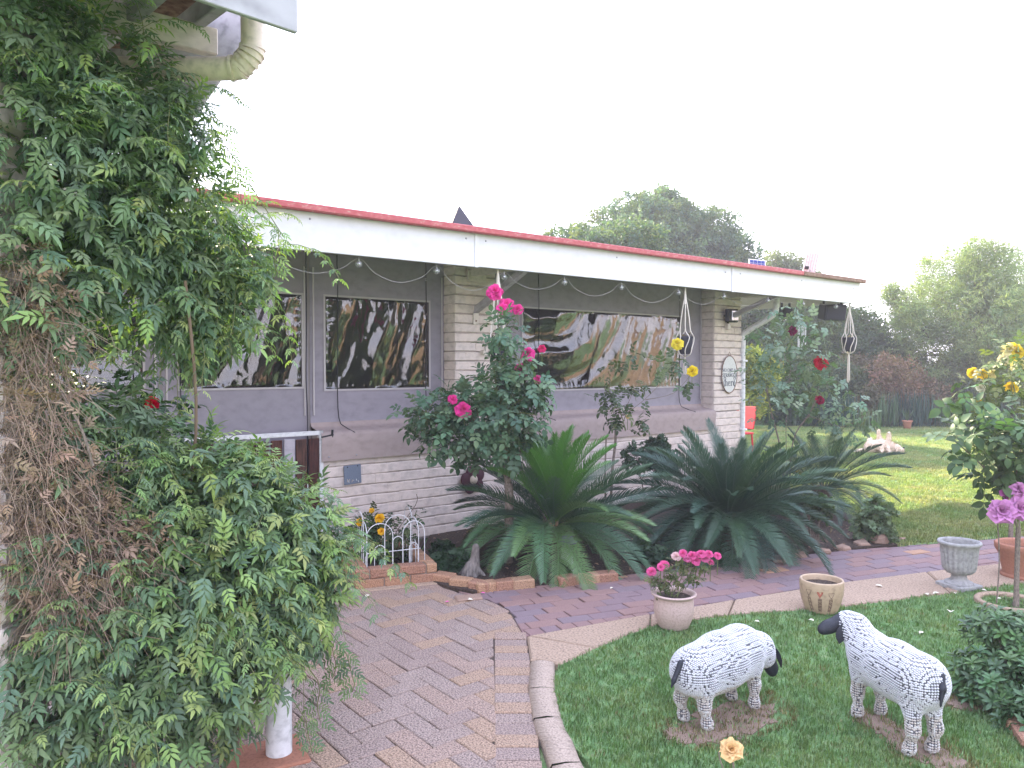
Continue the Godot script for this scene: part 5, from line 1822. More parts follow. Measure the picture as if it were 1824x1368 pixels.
func clump_leaves(n: int, l: float, w: float, rad: float, sd: int) -> ArrayMesh:
	rng.seed = sd
	var b := B.new()
	for k in n:
		var d := ball_dir()
		b.tint = Color(1, 1, 1) * R(0.8, 1.2)
		b.leaf(ball_dir() * rad * sqrt(R()), d, ball_dir(), l * R(0.7, 1.2), w, R(0.1, 0.4), 2, 0.2)
	return b.mesh()

func tree(called: String, label: String, cat: String, base: Vector3, hgt: float, blobs: Array, cols: Array, shapes: Array, smin: float, smax: float, trunk_r: float, m: Material, sd: int, grp := "trees round the garden") -> Node3D:
	rng.seed = sd
	var t := thing(called, label, cat, base, 0.0, grp)
	var tb := B.new()
	var top := Vector3(R(-0.2, 0.2), hgt * 0.55, R(-0.2, 0.2))
	tb.tube(curve([Vector3(0, -0.05, 0), Vector3(R(-0.1, 0.1), hgt * 0.2, R(-0.1, 0.1)), top * 0.7, top], 4), [trunk_r * 1.3, trunk_r, trunk_r * 0.9, trunk_r * 0.75, trunk_r * 0.5], 9)
	for q in blobs:
		var e: Vector3 = q[0]
		var s := top * R(0.45, 0.95)
		tb.tube(curve([s, s.lerp(e, 0.5) + Vector3(R(-0.2, 0.2), R(0.0, 0.2), R(-0.2, 0.2)), e], 3), [trunk_r * 0.4, trunk_r * 0.25, trunk_r * 0.1], 6)
		for k in 4:
			var d: Vector3 = ball_dir() * q[1] * 0.8
			tb.tube(PackedVector3Array([s.lerp(e, 0.6), e + d * 0.4, e + d]), [trunk_r * 0.15, trunk_r * 0.08, trunk_r * 0.04], 4, false)
	made("trunk", tb, M.bark, t)
	var ins := []
	for k in shapes.size():
		ins.append(Inst.new())
	for q in blobs:
		for k in int(q[2]):
			var d := ball_dir()
			var sq: float = q[3] if q.size() > 3 else 0.8
			var r: float = q[1] * lerpf(0.35, 1.0, pow(R(), 0.45)) * (1.0 + 0.2 * sin(d.x * 6 + d.z * 5 + q[0].x * 3) * sin(d.y * 7 + q[0].y))
			var p: Vector3 = q[0] + Vector3(d.x * r, d.y * r * sq, d.z * r)
			ins[rng.randi() % shapes.size()].add(Transform3D(Basis.from_euler(Vector3(R(0, TAU), R(0, TAU), R(0, TAU))).scaled(Vector3.ONE * R(smin, smax)), p), vary(cols[rng.randi() % cols.size()], 0.25, 0.1))
	for k in shapes.size():
		scatter("crown", shapes[k], m, ins[k], t)
	return t

func strap_clump(label: String, base: Vector3, n: int, l: float, c: Color, grp: String) -> void:
	var t := thing("agapanthus", label, "plant", base, 0.0, grp)
	var b := B.new()
	for k in n:
		var a := R(0, TAU)
		b.tint = vary(c, 0.3, 0.1)
		b.leaf(Vector3(R(-0.25, 0.25), 0, R(-0.2, 0.2)), Vector3(cos(a) * 0.5, 1.2, sin(a) * 0.5), Vector3(-cos(a), 0.4, -sin(a)), l * R(0.6, 1.15), 0.024, R(-0.5, -0.1), 4, 0.2)
	made("leaves", b, M.leaf_shiny, t).set_meta("kind", "stuff")

func build_background() -> void:
	var small := [clump_leaves(26, 0.1, 0.045, 0.17, 1), clump_leaves(26, 0.09, 0.04, 0.18, 2)]
	var fine := [clump_leaves(34, 0.13, 0.02, 0.2, 3), clump_leaves(34, 0.12, 0.018, 0.22, 4)]
	var dense := [clump_leaves(30, 0.12, 0.06, 0.2, 5), clump_leaves(30, 0.11, 0.05, 0.2, 6)]
	LEAVES.small = small
	# boundary wall far behind
	var gw := thing("boundary_wall", "low tan garden wall far behind the lawn", "wall", Vector3(12, 0, -23.5))
	var b := B.new()
	b.box(Transform3D(Basis(), Vector3(0, 0.42, 0)), Vector3(44, 0.9, 0.22), 0.01)
	made("panel", b, M.garden_wall, gw)
	b = B.new()
	b.box(Transform3D(Basis(), Vector3(0, 0.9, 0)), Vector3(44, 0.07, 0.3), 0.01)
	made("coping", b, M.concrete, gw)
	# rounded tree behind the house
	var bl := []
	for q in [[1130, 420, 2.0], [1190, 400, 1.9], [1250, 420, 1.8], [1070, 450, 1.7], [1300, 450, 1.5], [1160, 470, 2.0], [1240, 480, 1.8], [1010, 470, 1.2], [1330, 480, 1.1], [1100, 500, 1.8], [1180, 370, 1.2], [1200, 530, 2.2], [960, 490, 0.8]]:
		var p := at(q[0], q[1] + 10, 27.0)
		p.x -= 4.9
		p.z = (R(-1.2, 1.2))
		bl.append([p, q[2] * 0.92, 250 * q[2]])
	var dark_c := [Color(0.1, 0.155, 0.1), Color(0.125, 0.18, 0.1), Color(0.11, 0.17, 0.12), Color(0.15, 0.19, 0.09)]
	tree("round_tree", "big rounded tree rising behind the red roof edge", "tree", Vector3(4.9, 0, -27), 7.0, bl, dark_c, dense, 0.8, 1.3, 0.22, M.tree_leaf, 101)
	# airy pepper tree right
	bl = []
	for q in [[1700, 500, 1.0], [1740, 490, 0.9], [1780, 530, 1.0], [1660, 550, 0.9], [1720, 570, 1.2], [1790, 590, 1.1], [1620, 590, 0.75], [1670, 630, 1.0], [1740, 650, 1.1], [1810, 640, 1.0], [1590, 560, 0.5], [1640, 690, 0.6], [1720, 465, 0.55], [1830, 560, 0.9], [1575, 530, 0.3]]:
		var p := at(q[0], q[1], 20.5)
		p.x -= 12.0
		p.z = R(-0.9, 0.9)
		bl.append([p, q[2] * 0.95, 170 * q[2] * q[2] + 40, 1.0])
	tree("pepper_tree", "airy pale green pepper tree beyond the lawn at the right", "tree", Vector3(12.0, 0, -20.5), 4.0, bl, [Color(0.26, 0.32, 0.14), Color(0.29, 0.35, 0.15), Color(0.22, 0.29, 0.15)], fine, 0.8, 1.3, 0.14, M.tree_leaf, 102)
	# darker trees between them
	var mids := [
		["spreading grey green tree behind the end of the roof", 1440, 22.0, [[1400, 590, 1.2], [1450, 580, 1.2], [1500, 600, 1.1], [1420, 640, 1.1], [1480, 640, 1.2], [1380, 640, 0.9], [1530, 590, 0.8]], [Color(0.105, 0.152, 0.075), Color(0.131, 0.176, 0.075)], 3.2, 103],
		["low dark tree beside the pepper tree", 1545, 21.5, [[1530, 630, 0.9], [1570, 640, 0.9], [1550, 670, 1.0], [1600, 650, 0.6], [1500, 670, 0.8]], [Color(0.088, 0.128, 0.068), Color(0.105, 0.144, 0.083)], 2.2, 104],
		["dusty tree beyond the veranda corner", 1345, 22.5, [[1345, 600, 0.9], [1360, 640, 0.9], [1330, 650, 0.8], [1350, 560, 0.6]], [Color(0.123, 0.136, 0.083), Color(0.140, 0.144, 0.090)], 2.6, 105],
		["slim far tree topping the roof beside the solar panel", 1400, 30.0, [[1385, 475, 0.7], [1410, 490, 0.8], [1440, 500, 0.6], [1395, 510, 1.0], [1420, 530, 1.0]], [Color(0.175, 0.192, 0.090), Color(0.158, 0.192, 0.105)], 4.2, 106],
		["wide tree at the far right edge behind the pepper tree", 1860, 25.0, [[1850, 560, 1.6], [1900, 600, 1.8], [1820, 620, 1.3], [1880, 660, 1.6], [1960, 620, 1.9]], [Color(0.123, 0.176, 0.075), Color(0.140, 0.192, 0.083)], 4.0, 107]]
	for q in mids:
		bl = []
		var base := at(q[1], 700, q[2])
		base.y = 0
		rng.seed = q[6]
		for e in q[3]:
			var p := at(e[0], e[1], q[2]) - base
			p.z = R(-0.6, 0.6)
			bl.append([p, e[2] * 0.92, 165 * e[2] * e[2] + 45])
		tree("garden_tree", q[0], "tree", base, q[5], bl, q[4], small, 0.9, 1.5, 0.1, M.tree_leaf, q[6])
	# trees standing behind the house, whose shadows stripe the lawn
	for q in [[-2.6, 20.5, 4.3, 108, "low tree hidden behind the roof, its shadow striping the lawn"], [2.4, 19.5, 4.7, 109, "second low tree hidden behind the roof, its shadow striping the lawn"], [0.4, 15.5, 3.4, 111, "small tree behind the house close to its back wall"]]:
		bl = []
		rng.seed = q[3]
		for k in 7:
			bl.append([Vector3(R(-1.1, 1.1), R(0.5, 0.95) * q[2], R(-1.0, 1.0)), R(0.7, 1.0), 260])
		tree("garden_tree", q[4], "tree", Vector3(q[0], 0, -q[1]), q[2], bl, dark_c, small, 0.9, 1.4, 0.14, M.tree_leaf, q[3])
	# shrubs along the far side of the lawn
	rng.seed = 110
	var shrubs := [
		["yellow green sunlit shrub beside the veranda corner", 1335, 655, 17.5, 0.55, [Color(0.330, 0.350, 0.070), Color(0.270, 0.308, 0.070)]],
		["reddish dry shrub behind the hanging pot", 1590, 690, 19.5, 0.75, [Color(0.300, 0.182, 0.126), Color(0.240, 0.168, 0.098)]],
		["bushy brown shrub under the pepper tree", 1660, 700, 19.6, 0.65, [Color(0.240, 0.168, 0.112), Color(0.180, 0.168, 0.084)]],
		["olive shrub beyond the dog", 1550, 720, 19.4, 0.6, [Color(0.135, 0.140, 0.070), Color(0.180, 0.154, 0.084)]],
		["dark round shrub beyond the dark red rose", 1440, 710, 19.2, 0.75, [Color(0.060, 0.098, 0.056), Color(0.075, 0.112, 0.063)]],
		["green shrub beside the low wall", 1500, 690, 19.8, 0.7, [Color(0.120, 0.154, 0.070), Color(0.090, 0.126, 0.070)]],
		["leafy shrub below the pepper tree trunk", 1740, 705, 19.3, 0.7, [Color(0.120, 0.140, 0.070), Color(0.195, 0.182, 0.098)]],
		["dense shrub at the far right of the lawn", 1800, 700, 18.9, 0.85, [Color(0.105, 0.140, 0.063), Color(0.150, 0.168, 0.070)]],
		["straggly shrub left of the reddish one", 1540, 665, 20.3, 0.7, [Color(0.165, 0.154, 0.084), Color(0.210, 0.168, 0.112)]],
		["tall hedge shrub behind the veranda corner", 1385, 670, 19.8, 0.9, [Color(0.090, 0.119, 0.070), Color(0.135, 0.140, 0.084)]],
		["pale shrub between the pepper tree and the rose", 1700, 665, 20.0, 0.7, [Color(0.210, 0.224, 0.126), Color(0.165, 0.196, 0.098)]]]
	for q in shrubs:
		var c := at(q[1], q[2], q[3])
		var base := Vector3(c.x, 0, c.z)
		var bs := []
		for k in 5:
			bs.append([c + Vector3(R(-0.6, 0.6), R(-0.35, 0.3), R(-0.3, 0.3)) * q[4] * 1.1, q[4] * R(0.5, 0.8), 95.0 * q[4]])
		bs.append([Vector3(c.x, c.y * 0.45, c.z), q[4] * 0.8, 110.0 * q[4]])
		bush("shrub", q[0], "shrub", base, bs, q[5], small, 0.7, 1.2, M.tree_leaf, "shrubs along the far side of the lawn")
	# strap leaved clumps at the lawn's far edge
	rng.seed = 120
	var where := [[1345, 748], [1385, 752], [1425, 755], [1470, 757], [1505, 758], [1580, 757], [1605, 756], [1640, 757], [1690, 757], [1730, 757], [1770, 757], [1810, 757]]
	for k in where.size():
		var p := gr(where[k][0], where[k][1] + 4)
		strap_clump(["dark strap leaved agapanthus clump at the far lawn edge, nearest the veranda", "dark strap leaved agapanthus clump, " + ["", "second", "third", "fourth", "fifth", "sixth", "seventh", "eighth", "ninth", "tenth", "eleventh", "twelfth"][k] + " along the far lawn edge from the veranda"][mini(k, 1)], p, 110, 0.75 + R(-0.1, 0.15), [Color(0.025, 0.055, 0.045), Color(0.03, 0.07, 0.05), Color(0.05, 0.1, 0.04)][k % 3], "agapanthus clumps along the lawn")
	strap_clump("light green strap leaved clump beside the small terracotta pot", gr(1545, 768), 90, 0.5, Color(0.09, 0.14, 0.06), "agapanthus clumps along the lawn")
	# small terracotta pot far away
	var tp := thing("terracotta_pot", "tiny terracotta pot at the far edge of the lawn", "pot", gr(1616, 764))
	b = B.new()
	b.lathe([Vector2(0.0, 0.0), Vector2(0.07, 0.0), Vector2(0.1, 0.17), Vector2(0.115, 0.17), Vector2(0.115, 0.2), Vector2(0.09, 0.2), Vector2(0.08, 0.16), Vector2(0.0, 0.16)], 16)
	made("pot_shell", b, M.terracotta, tp)
	b = B.new()
	for k in 16:
		var a := R(0, TAU)
		b.tint = Color(0.06, 0.1, 0.05)
		b.leaf(Vector3(0, 0.16, 0), Vector3(cos(a) * 0.4, 1, sin(a) * 0.4), Vector3(-cos(a), 0.4, -sin(a)), R(0.2, 0.4), 0.03, 0.2, 3)
	made("leaves", b, M.leaf, tp).set_meta("kind", "stuff")
	# what the clear windows mirror: trees and a wall across the garden, right of the camera
	for q in [[13.5, -4.5, 5.0, 201, "tall garden tree across the front lawn, mirrored in the clear windows"], [11.5, 1.5, 4.2, 202, "second garden tree across the front lawn, mirrored in the clear windows"]]:
		bl = []
		rng.seed = q[3]
		for k in 8:
			bl.append([Vector3(R(-1.6, 1.6), R(0.35, 1.0) * q[2], R(-1.6, 1.6)), R(0.9, 1.5), 230])
		tree("garden_tree", q[4], "tree", Vector3(q[0], 0, -q[1]), q[2], bl, [Color(0.07, 0.12, 0.04), Color(0.1, 0.15, 0.05)], dense, 0.9, 1.4, 0.18, M.tree_leaf, q[3])
	var sw := thing("boundary_wall", "peach wall across the front lawn, mirrored in the clear windows", "wall", Vector3(16.0, 0, 0))
	b = B.new()
	b.box(Transform3D(Basis(), Vector3(0, 1.4, 0)), Vector3(0.25, 2.8, 16), 0.01)
	made("panel", b, M.peach, sw)
	b = B.new()
	b.box(Transform3D(Basis(), Vector3(0, 2.84, 0)), Vector3(0.34, 0.08, 16), 0.01)
	made("coping", b, M.terracotta, sw)

# ---------------------------------------------------------------- pots and planters
func soil_disc(r: float, y: float) -> B:
	var b := B.new()
	var k0 := b.vert(Vector3(0, y + 0.004, 0), Vector3.UP)
	for ring in 3:
		for s in 20:
			var a := TAU * s / 20
			b.vert(Vector3(cos(a) * r * (ring + 1) / 3.0, y + R(-0.004, 0.006) * (1 if ring < 2 else 0), sin(a) * r * (ring + 1) / 3.0), Vector3.UP)
	for s in 20:
		b.face(k0, k0 + 1 + s, k0 + 1 + (s + 1) % 20)
		for ring in 2:
			var p := k0 + 1 + ring * 20
			b.face(p + s, p + (s + 1) % 20, p + 20 + (s + 1) % 20)
			b.face(p + s, p + 20 + (s + 1) % 20, p + 20 + s)
	return b

func build_pots() -> void:
	rng.seed = 61
	# cream pot with a small pink rose
	var p0 := gr(1200, 1117)
	var p := thing("flower_pot", "cream round pot holding the pink miniature rose", "pot", p0)
	var b := B.new()
	b.lathe([Vector2(0.0, 0.0), Vector2(0.072, 0.0), Vector2(0.085, 0.008), Vector2(0.106, 0.06), Vector2(0.114, 0.105), Vector2(0.112, 0.15), Vector2(0.107, 0.172), Vector2(0.112, 0.182), Vector2(0.127, 0.19), Vector2(0.129, 0.197), Vector2(0.123, 0.202), Vector2(0.108, 0.198), Vector2(0.101, 0.185), Vector2(0.098, 0.16)], 40)
	made("pot_shell", b, M.clay_pale, p)
	made("soil", soil_disc(0.1, 0.176), M.soil, p)
	var base := p0 + Vector3(0, 0.18, 0)
	var z := -p0.z
	var bl := []
	for q in [[1180, 1040, 0.05, 26], [1205, 1030, 0.055, 34], [1235, 1025, 0.05, 26], [1195, 1010, 0.045, 16], [1170, 1030, 0.035, 12], [1250, 1010, 0.035, 10], [1215, 1005, 0.045, 14]]:
		bl.append([at(q[0], q[1], z), q[2], q[3]])
	var mini := [bloom_mesh(7), bloom_mesh(8, 1.15)]
	rng.seed = 62
	var pk := Color(0.78, 0.13, 0.33)
	var cn := []
	for q in [[1160, 1020], [1183, 1010], [1205, 993], [1235, 990], [1265, 992], [1278, 993], [1220, 985], [1250, 988]]:
		cn.append([[base + Vector3(R(-0.03, 0.03), -0.01, R(-0.03, 0.03)), base.lerp(at(q[0], q[1], z), 0.5) + Vector3(R(-0.02, 0.02), 0, R(-0.02, 0.02)), at(q[0], q[1] + 4, z)], [0.0028, 0.002, 0.0014]])
	var blooms := []
	for q in [[1160, 1017, 0.028, pk], [1183, 1005, 0.03, pk], [1177, 1009, 0.022, pk], [1205, 990, 0.028, Color(0.8, 0.55, 0.52)], [1216, 985, 0.024, pk], [1232, 989, 0.03, pk], [1240, 998, 0.026, pk], [1248, 985, 0.028, pk], [1256, 993, 0.026, Color(0.78, 0.2, 0.4)], [1264, 986, 0.024, pk], [1266, 1000, 0.021, pk], [1279, 989, 0.022, pk], [1225, 995, 0.022, Color(0.78, 0.2, 0.4)]]:
		blooms.append([at(q[0], q[1], z + R(-0.04, 0.04)), q[2], q[3], Vector3(R(-0.5, 0.5), 1, R(0.2, 0.9))])
	rose("pink miniature rose growing in the cream pot", base, cn, bl, blooms, [Color(0.1, 0.13, 0.05), Color(0.08, 0.11, 0.04), Color(0.14, 0.15, 0.06)], 0.28, 0.5, mini, [LEAVES.rose0, LEAVES.rose1], "rose plants", "green_stem")
	# tan pot with figures
	var p1 := gr(1463, 1088)
	p = thing("flower_pot", "tan pot with three dark figures on its side, filled with soil", "pot", p1)
	b = B.new()
	var prof := [Vector2(0.0, 0.0), Vector2(0.082, 0.0), Vector2(0.092, 0.008), Vector2(0.112, 0.06), Vector2(0.124, 0.11), Vector2(0.128, 0.16), Vector2(0.1275, 0.19), Vector2(0.124, 0.197), Vector2(0.116, 0.197), Vector2(0.111, 0.19), Vector2(0.108, 0.15)]
	b.lathe(prof, 44)
	made("pot_shell", b, M.clay_tan, p)
	made("soil", soil_disc(0.11, 0.163), M.soil, p)
	var face_a := atan2(-p1.z, -p1.x)         # towards the viewer's side
	var on := func(da: float, y: float) -> Vector3:
		var r := 0.0
		for k in range(1, prof.size() - 4):
			if y >= prof[k].y and y <= prof[k + 1].y:
				r = lerpf(prof[k].x, prof[k + 1].x, (y - prof[k].y) / (prof[k + 1].y - prof[k].y))
		var a: float = face_a + da
		return Vector3(cos(a) * (r + 0.0006), y, sin(a) * (r + 0.0006))
	for f in 3:
		var ca: float = [0.55, 0.02, -0.5][f] + 0.05
		b = B.new()
		var hd := PackedVector3Array()
		for q in [[-0.14, 0.152], [0.14, 0.15], [0.1, 0.138], [0.03, 0.122], [-0.03, 0.122], [-0.1, 0.138], [-0.14, 0.152]]:
			hd.append(on.call(ca + q[0], q[1] - 0.004 * f))
		if f == 1:
			for k in range(1, 5):
				b.tri(hd[0], hd[k], hd[k + 1], hd[0].normalized())
		b.tube(hd, [0.0012], 4)
		b.tube(PackedVector3Array([on.call(ca, 0.122 - 0.004 * f), on.call(ca, 0.108)]), [0.002], 4)
		made("figure_head", b, M.clay_red if f == 1 else M.clay_line, p)
		b = B.new()
		var wd: float = [0.07, 0.08, 0.075][f]
		var rows := 8
		for k in rows:
			var y := 0.106 - k * 0.0115
			var sway: float = [-0.045, 0.0, 0.01][f] * k * 0.25
			b.tube(PackedVector3Array([on.call(ca + sway - wd, y), on.call(ca + sway, y + (0.004 if k % 2 else -0.003)), on.call(ca + sway + wd, y)]), [0.0013], 4)
			if k < rows - 1:
				for e in ([-1.0, 1.0] if f == 0 else ([-1.0, -0.3, 0.4, 1.0] if f == 1 else [-1.0, 1.0])):
					b.tube(PackedVector3Array([on.call(ca + sway + wd * e, y), on.call(ca + sway + wd * (e if f < 2 else e * 1.0), y - 0.0115)]), [0.0013], 4)
				if f == 2:
					b.tube(PackedVector3Array([on.call(ca + sway - wd, y), on.call(ca + sway + wd, y - 0.0115)]), [0.0013], 4)
		made("figure_robe", b, M.clay_line, p)
	# fluted stone urn
	var p2 := gr(1708, 1046)
	p = thing("stone_urn", "weathered grey fluted urn on a square foot beside the path", "urn", p2, 0.35)
	b = B.new()
	b.box(Transform3D(Basis(), Vector3(0, 0.014, 0)), Vector3(0.2, 0.03, 0.2), 0.004)
	made("foot", b, M.stone, p)
	b = B.new()
	b.lathe([Vector2(0.088, 0.03), Vector2(0.086, 0.04), Vector2(0.065, 0.05), Vector2(0.05, 0.06), Vector2(0.046, 0.085), Vector2(0.052, 0.095)], 28)
	made("stem", b, M.stone, p)
	b = B.new()
	var rows := [[0.045, 0.092, 0.0], [0.075, 0.1, 0.3], [0.094, 0.125, 1.0], [0.1, 0.16, 1.0], [0.104, 0.21, 1.0], [0.109, 0.255, 1.0], [0.116, 0.285, 0.3], [0.13, 0.295, 0.0], [0.134, 0.305, 0.0], [0.13, 0.315, 0.0], [0.117, 0.317, 0.0], [0.106, 0.3, 0.0], [0.098, 0.25, 0.0]]
	var seg := 80
	for k in rows.size():
		for s in seg:
			var a := TAU * s / seg
			var fl: float = 0.011 * absf(sin(a * 10)) * rows[k][2]
			var sl := Vector2(rows[mini(k + 1, rows.size() - 1)][0] - rows[maxi(k - 1, 0)][0], rows[mini(k + 1, rows.size() - 1)][1] - rows[maxi(k - 1, 0)][1]).normalized()
			var ta: float = 0.6 * cos(a * 10) * signf(sin(a * 10)) * rows[k][2]
			var nn := Vector3(cos(a) * sl.y, -sl.x, sin(a) * sl.y) + Vector3(sin(a), 0, -cos(a)) * ta
			b.vert(Vector3(cos(a) * (rows[k][0] + fl - 0.004 * rows[k][2]), rows[k][1], sin(a) * (rows[k][0] + fl - 0.004 * rows[k][2])), nn.normalized())
	for k in rows.size() - 1:
		for s in seg:
			var a := k * seg + s
			var e := k * seg + (s + 1) % seg
			b.face(a, e, e + seg)
			b.face(a, e + seg, a + seg)
	made("bowl", b, M.stone, p)
	made("soil", soil_disc(0.102, 0.27), M.soil, p)
	# terracotta pot at the right edge
	var p3 := gr(1822, 1028)
	p = thing("terracotta_pot", "terracotta pot behind the lilac rose at the right edge", "pot", p3)
	b = B.new()
	b.lathe([Vector2(0.0, 0.0), Vector2(0.13, 0.0), Vector2(0.14, 0.01), Vector2(0.14, 0.03), Vector2(0.125, 0.035), Vector2(0.15, 0.16), Vector2(0.175, 0.2), Vector2(0.178, 0.235), Vector2(0.165, 0.245), Vector2(0.145, 0.235), Vector2(0.13, 0.15)], 34)
	made("pot_shell", b, M.terracotta, p)
	made("soil", soil_disc(0.14, 0.19), M.soil, p)
	# concrete ring round the standard rose
	p = thing("planting_ring", "sunken concrete ring round the stem of the standard rose", "ring", gr(1800, 1076))
	b = B.new()
	b.lathe([Vector2(0.2, -0.03), Vector2(0.2, 0.018), Vector2(0.19, 0.026), Vector2(0.17, 0.024), Vector2(0.16, 0.012), Vector2(0.155, -0.03)], 40)
	made("rim", b, M.concrete, p)
	made("soil", soil_disc(0.158, -0.002), M.soil, p)
	# brick planter with wire hoops
	var pf := gr(632, 1052)
	var ang := 0.366
	var pl := thing("brick_planter", "low square planter of orange bricks against the cream wall", "planter", pf, ang)
	var ll := 0.57
	var dp := 0.85
	b = B.new()
	for q in [[ll * 0.5, -0.05, ll - 0.02, 0.08], [ll * 0.5, -dp + 0.05, ll - 0.02, 0.08]]:
		b.box(Transform3D(Basis(), Vector3(q[0], 0.062, q[1])), Vector3(q[2], 0.122, q[3]))
	for x in [0.05, ll - 0.05]:
		b.box(Transform3D(Basis(), Vector3(x, 0.0615, -dp * 0.5)), Vector3(0.078, 0.121, dp - 0.19))
	made("mortar", b, M.mortar_dark, pl)
	var bs := []
	for k in 3:
		bs.append(rough_box(Vector3(0.19, 0.06, 0.1), 0.006, 0.006, 80 + k))
	for r in 2:
		var y := 0.033 + r * 0.0665
		for side in 2:     # front and back
			var zz := -0.05 if side == 0 else -dp + 0.05
			var x := 0.0
			var n := 0
			var cuts: Array = [[0.1, 0.2, 0.19, 0.08], [0.0, 0.2, 0.18, 0.19]][1 - r]
			for l in cuts:
				if l < 0.02:
					continue
				put("brick", bs[rng.randi() % 3], M["face_brick%d" % rng.randi_range(0, 4)], pl, Transform3D(Basis().scaled(Vector3((l - 0.009) / 0.19, 1, 1)), Vector3(x + l * 0.5, y, zz + R(-0.002, 0.002))))
				x += l
				n += 1
		for sx in [0.05, ll - 0.05]:
			var zz := -0.105
			while zz > -dp + 0.12:
				var l := minf(0.2, zz + dp - 0.1)
				put("brick", bs[rng.randi() % 3], M["face_brick%d" % rng.randi_range(0, 4)], pl, Transform3D(Basis(Vector3.UP, PI / 2) * Basis().scaled(Vector3((l - 0.009) / 0.19, 1, 1)), Vector3(sx + R(-0.002, 0.002), y, zz - l * 0.5)))
				zz -= l
	b = B.new()
	b.quad(Vector3(0.09, 0.075, -0.09), Vector3(ll - 0.09, 0.075, -0.09), Vector3(ll - 0.09, 0.075, -dp + 0.09), Vector3(0.09, 0.075, -dp + 0.09), Vector3.UP)
	made("soil", b, M.soil, pl)
	b = B.new()
	b.box(Transform3D(Basis(), Vector3(ll * 0.5, 0.002, 0.02)), Vector3(ll + 0.06, 0.012, 0.08), 0.004)
	made("mortar_skirt", b, M.concrete, pl)
	# white wire edging
	var wf := thing("wire_edging", "white wire hoop edging standing in the brick planter", "edging", pf, ang)
	var run := [[Vector3(0.1, 0.08, -0.12), Vector3(ll - 0.09, 0.08, -0.13), 3], [Vector3(0.09, 0.08, -0.6), Vector3(0.1, 0.08, -0.14), 3], [Vector3(ll - 0.1, 0.08, -0.14), Vector3(ll - 0.11, 0.08, -0.5), 2]]
	for q in run:
		var a: Vector3 = q[0]
		var e: Vector3 = q[1]
		for k in q[2]:
			var s: float = (k + 0.0) / q[2]
			var c0 := a.lerp(e, s)
			var c1 := a.lerp(e, minf((k + 1.45) / q[2], 1.08))
			var ht: float = 0.24 + 0.05 * (k % 2)
			var pts := []
			for i in 13:
				var an := PI * i / 12.0
				pts.append(c0.lerp(c1, 0.5 - 0.5 * cos(an)) + Vector3(0, ht + 0.09 * sin(an), 0))
			pts.push_front(c0 - Vector3(0, 0.02, 0))
			pts.append(c1 - Vector3(0, 0.02, 0))
			b = B.new()
			b.tube(PackedVector3Array(pts), [0.0032], 5)
			made("hoop", b, M.white_metal, wf)
			b = B.new()
			var in0 := c0.lerp(c1, 0.3)
			var in1 := c0.lerp(c1, 0.7)
			pts = [in0 - Vector3(0, 0.02, 0)]
			for i in 9:
				var an := PI * i / 8.0
				pts.append(in0.lerp(in1, 0.5 - 0.5 * cos(an)) + Vector3(0, ht - 0.1 + 0.04 * sin(an), 0))
			pts.append(in1 - Vector3(0, 0.02, 0))
			b.tube(PackedVector3Array(pts), [0.003], 5)
			made("inner_hoop", b, M.white_metal, wf)
		b = B.new()
		b.tube(PackedVector3Array([a + Vector3(0, 0.13, 0.004), e + Vector3(0, 0.135, 0.004)]), [0.003], 5)
		made("rail", b, M.white_metal, wf)
	# yellow rose in the planter
	rng.seed = 63
	var rb := pf + Vector3(0.28, 0.07, 0).rotated(Vector3.UP, ang) + Vector3(-0.02, 0, -0.42)
	bl = []
	for q in [[660, 965, 0.11, 60], [690, 950, 0.11, 60], [650, 940, 0.09, 40], [680, 985, 0.1, 50], [710, 975, 0.1, 45], [670, 925, 0.07, 25], [635, 925, 0.06, 14], [725, 945, 0.06, 14], [740, 915, 0.05, 8]]:
		bl.append([at(q[0], q[1], 5.55 + R(-0.1, 0.1)), q[2], q[3]])
	var open := [bloom_mesh(4), bloom_mesh(5, 1.1)]
	rng.seed = 64
	var yc := Color(0.88, 0.5, 0.02)
	rose("yellow rose with four blooms in the brick planter", rb, [[[rb, at(665, 960, 5.55), at(675, 930, 5.5)], [0.008, 0.006, 0.004]], [[rb, at(700, 960, 5.55), at(740, 900, 5.6), at(742, 880, 5.6)], [0.007, 0.005, 0.003]], [[rb, at(650, 955, 5.5), at(640, 932, 5.5)], [0.007, 0.004]]], bl,
		[[at(675, 923, 5.45), 0.036, yc], [at(640, 929, 5.45), 0.03, yc], [at(679, 946, 5.4), 0.028, yc], [at(662, 909, 5.5), 0.02, yc]], [Color(0.045, 0.08, 0.04), Color(0.06, 0.09, 0.045), Color(0.08, 0.11, 0.05)], 0.45, 0.75, open, [LEAVES.rose0, LEAVES.rose1])

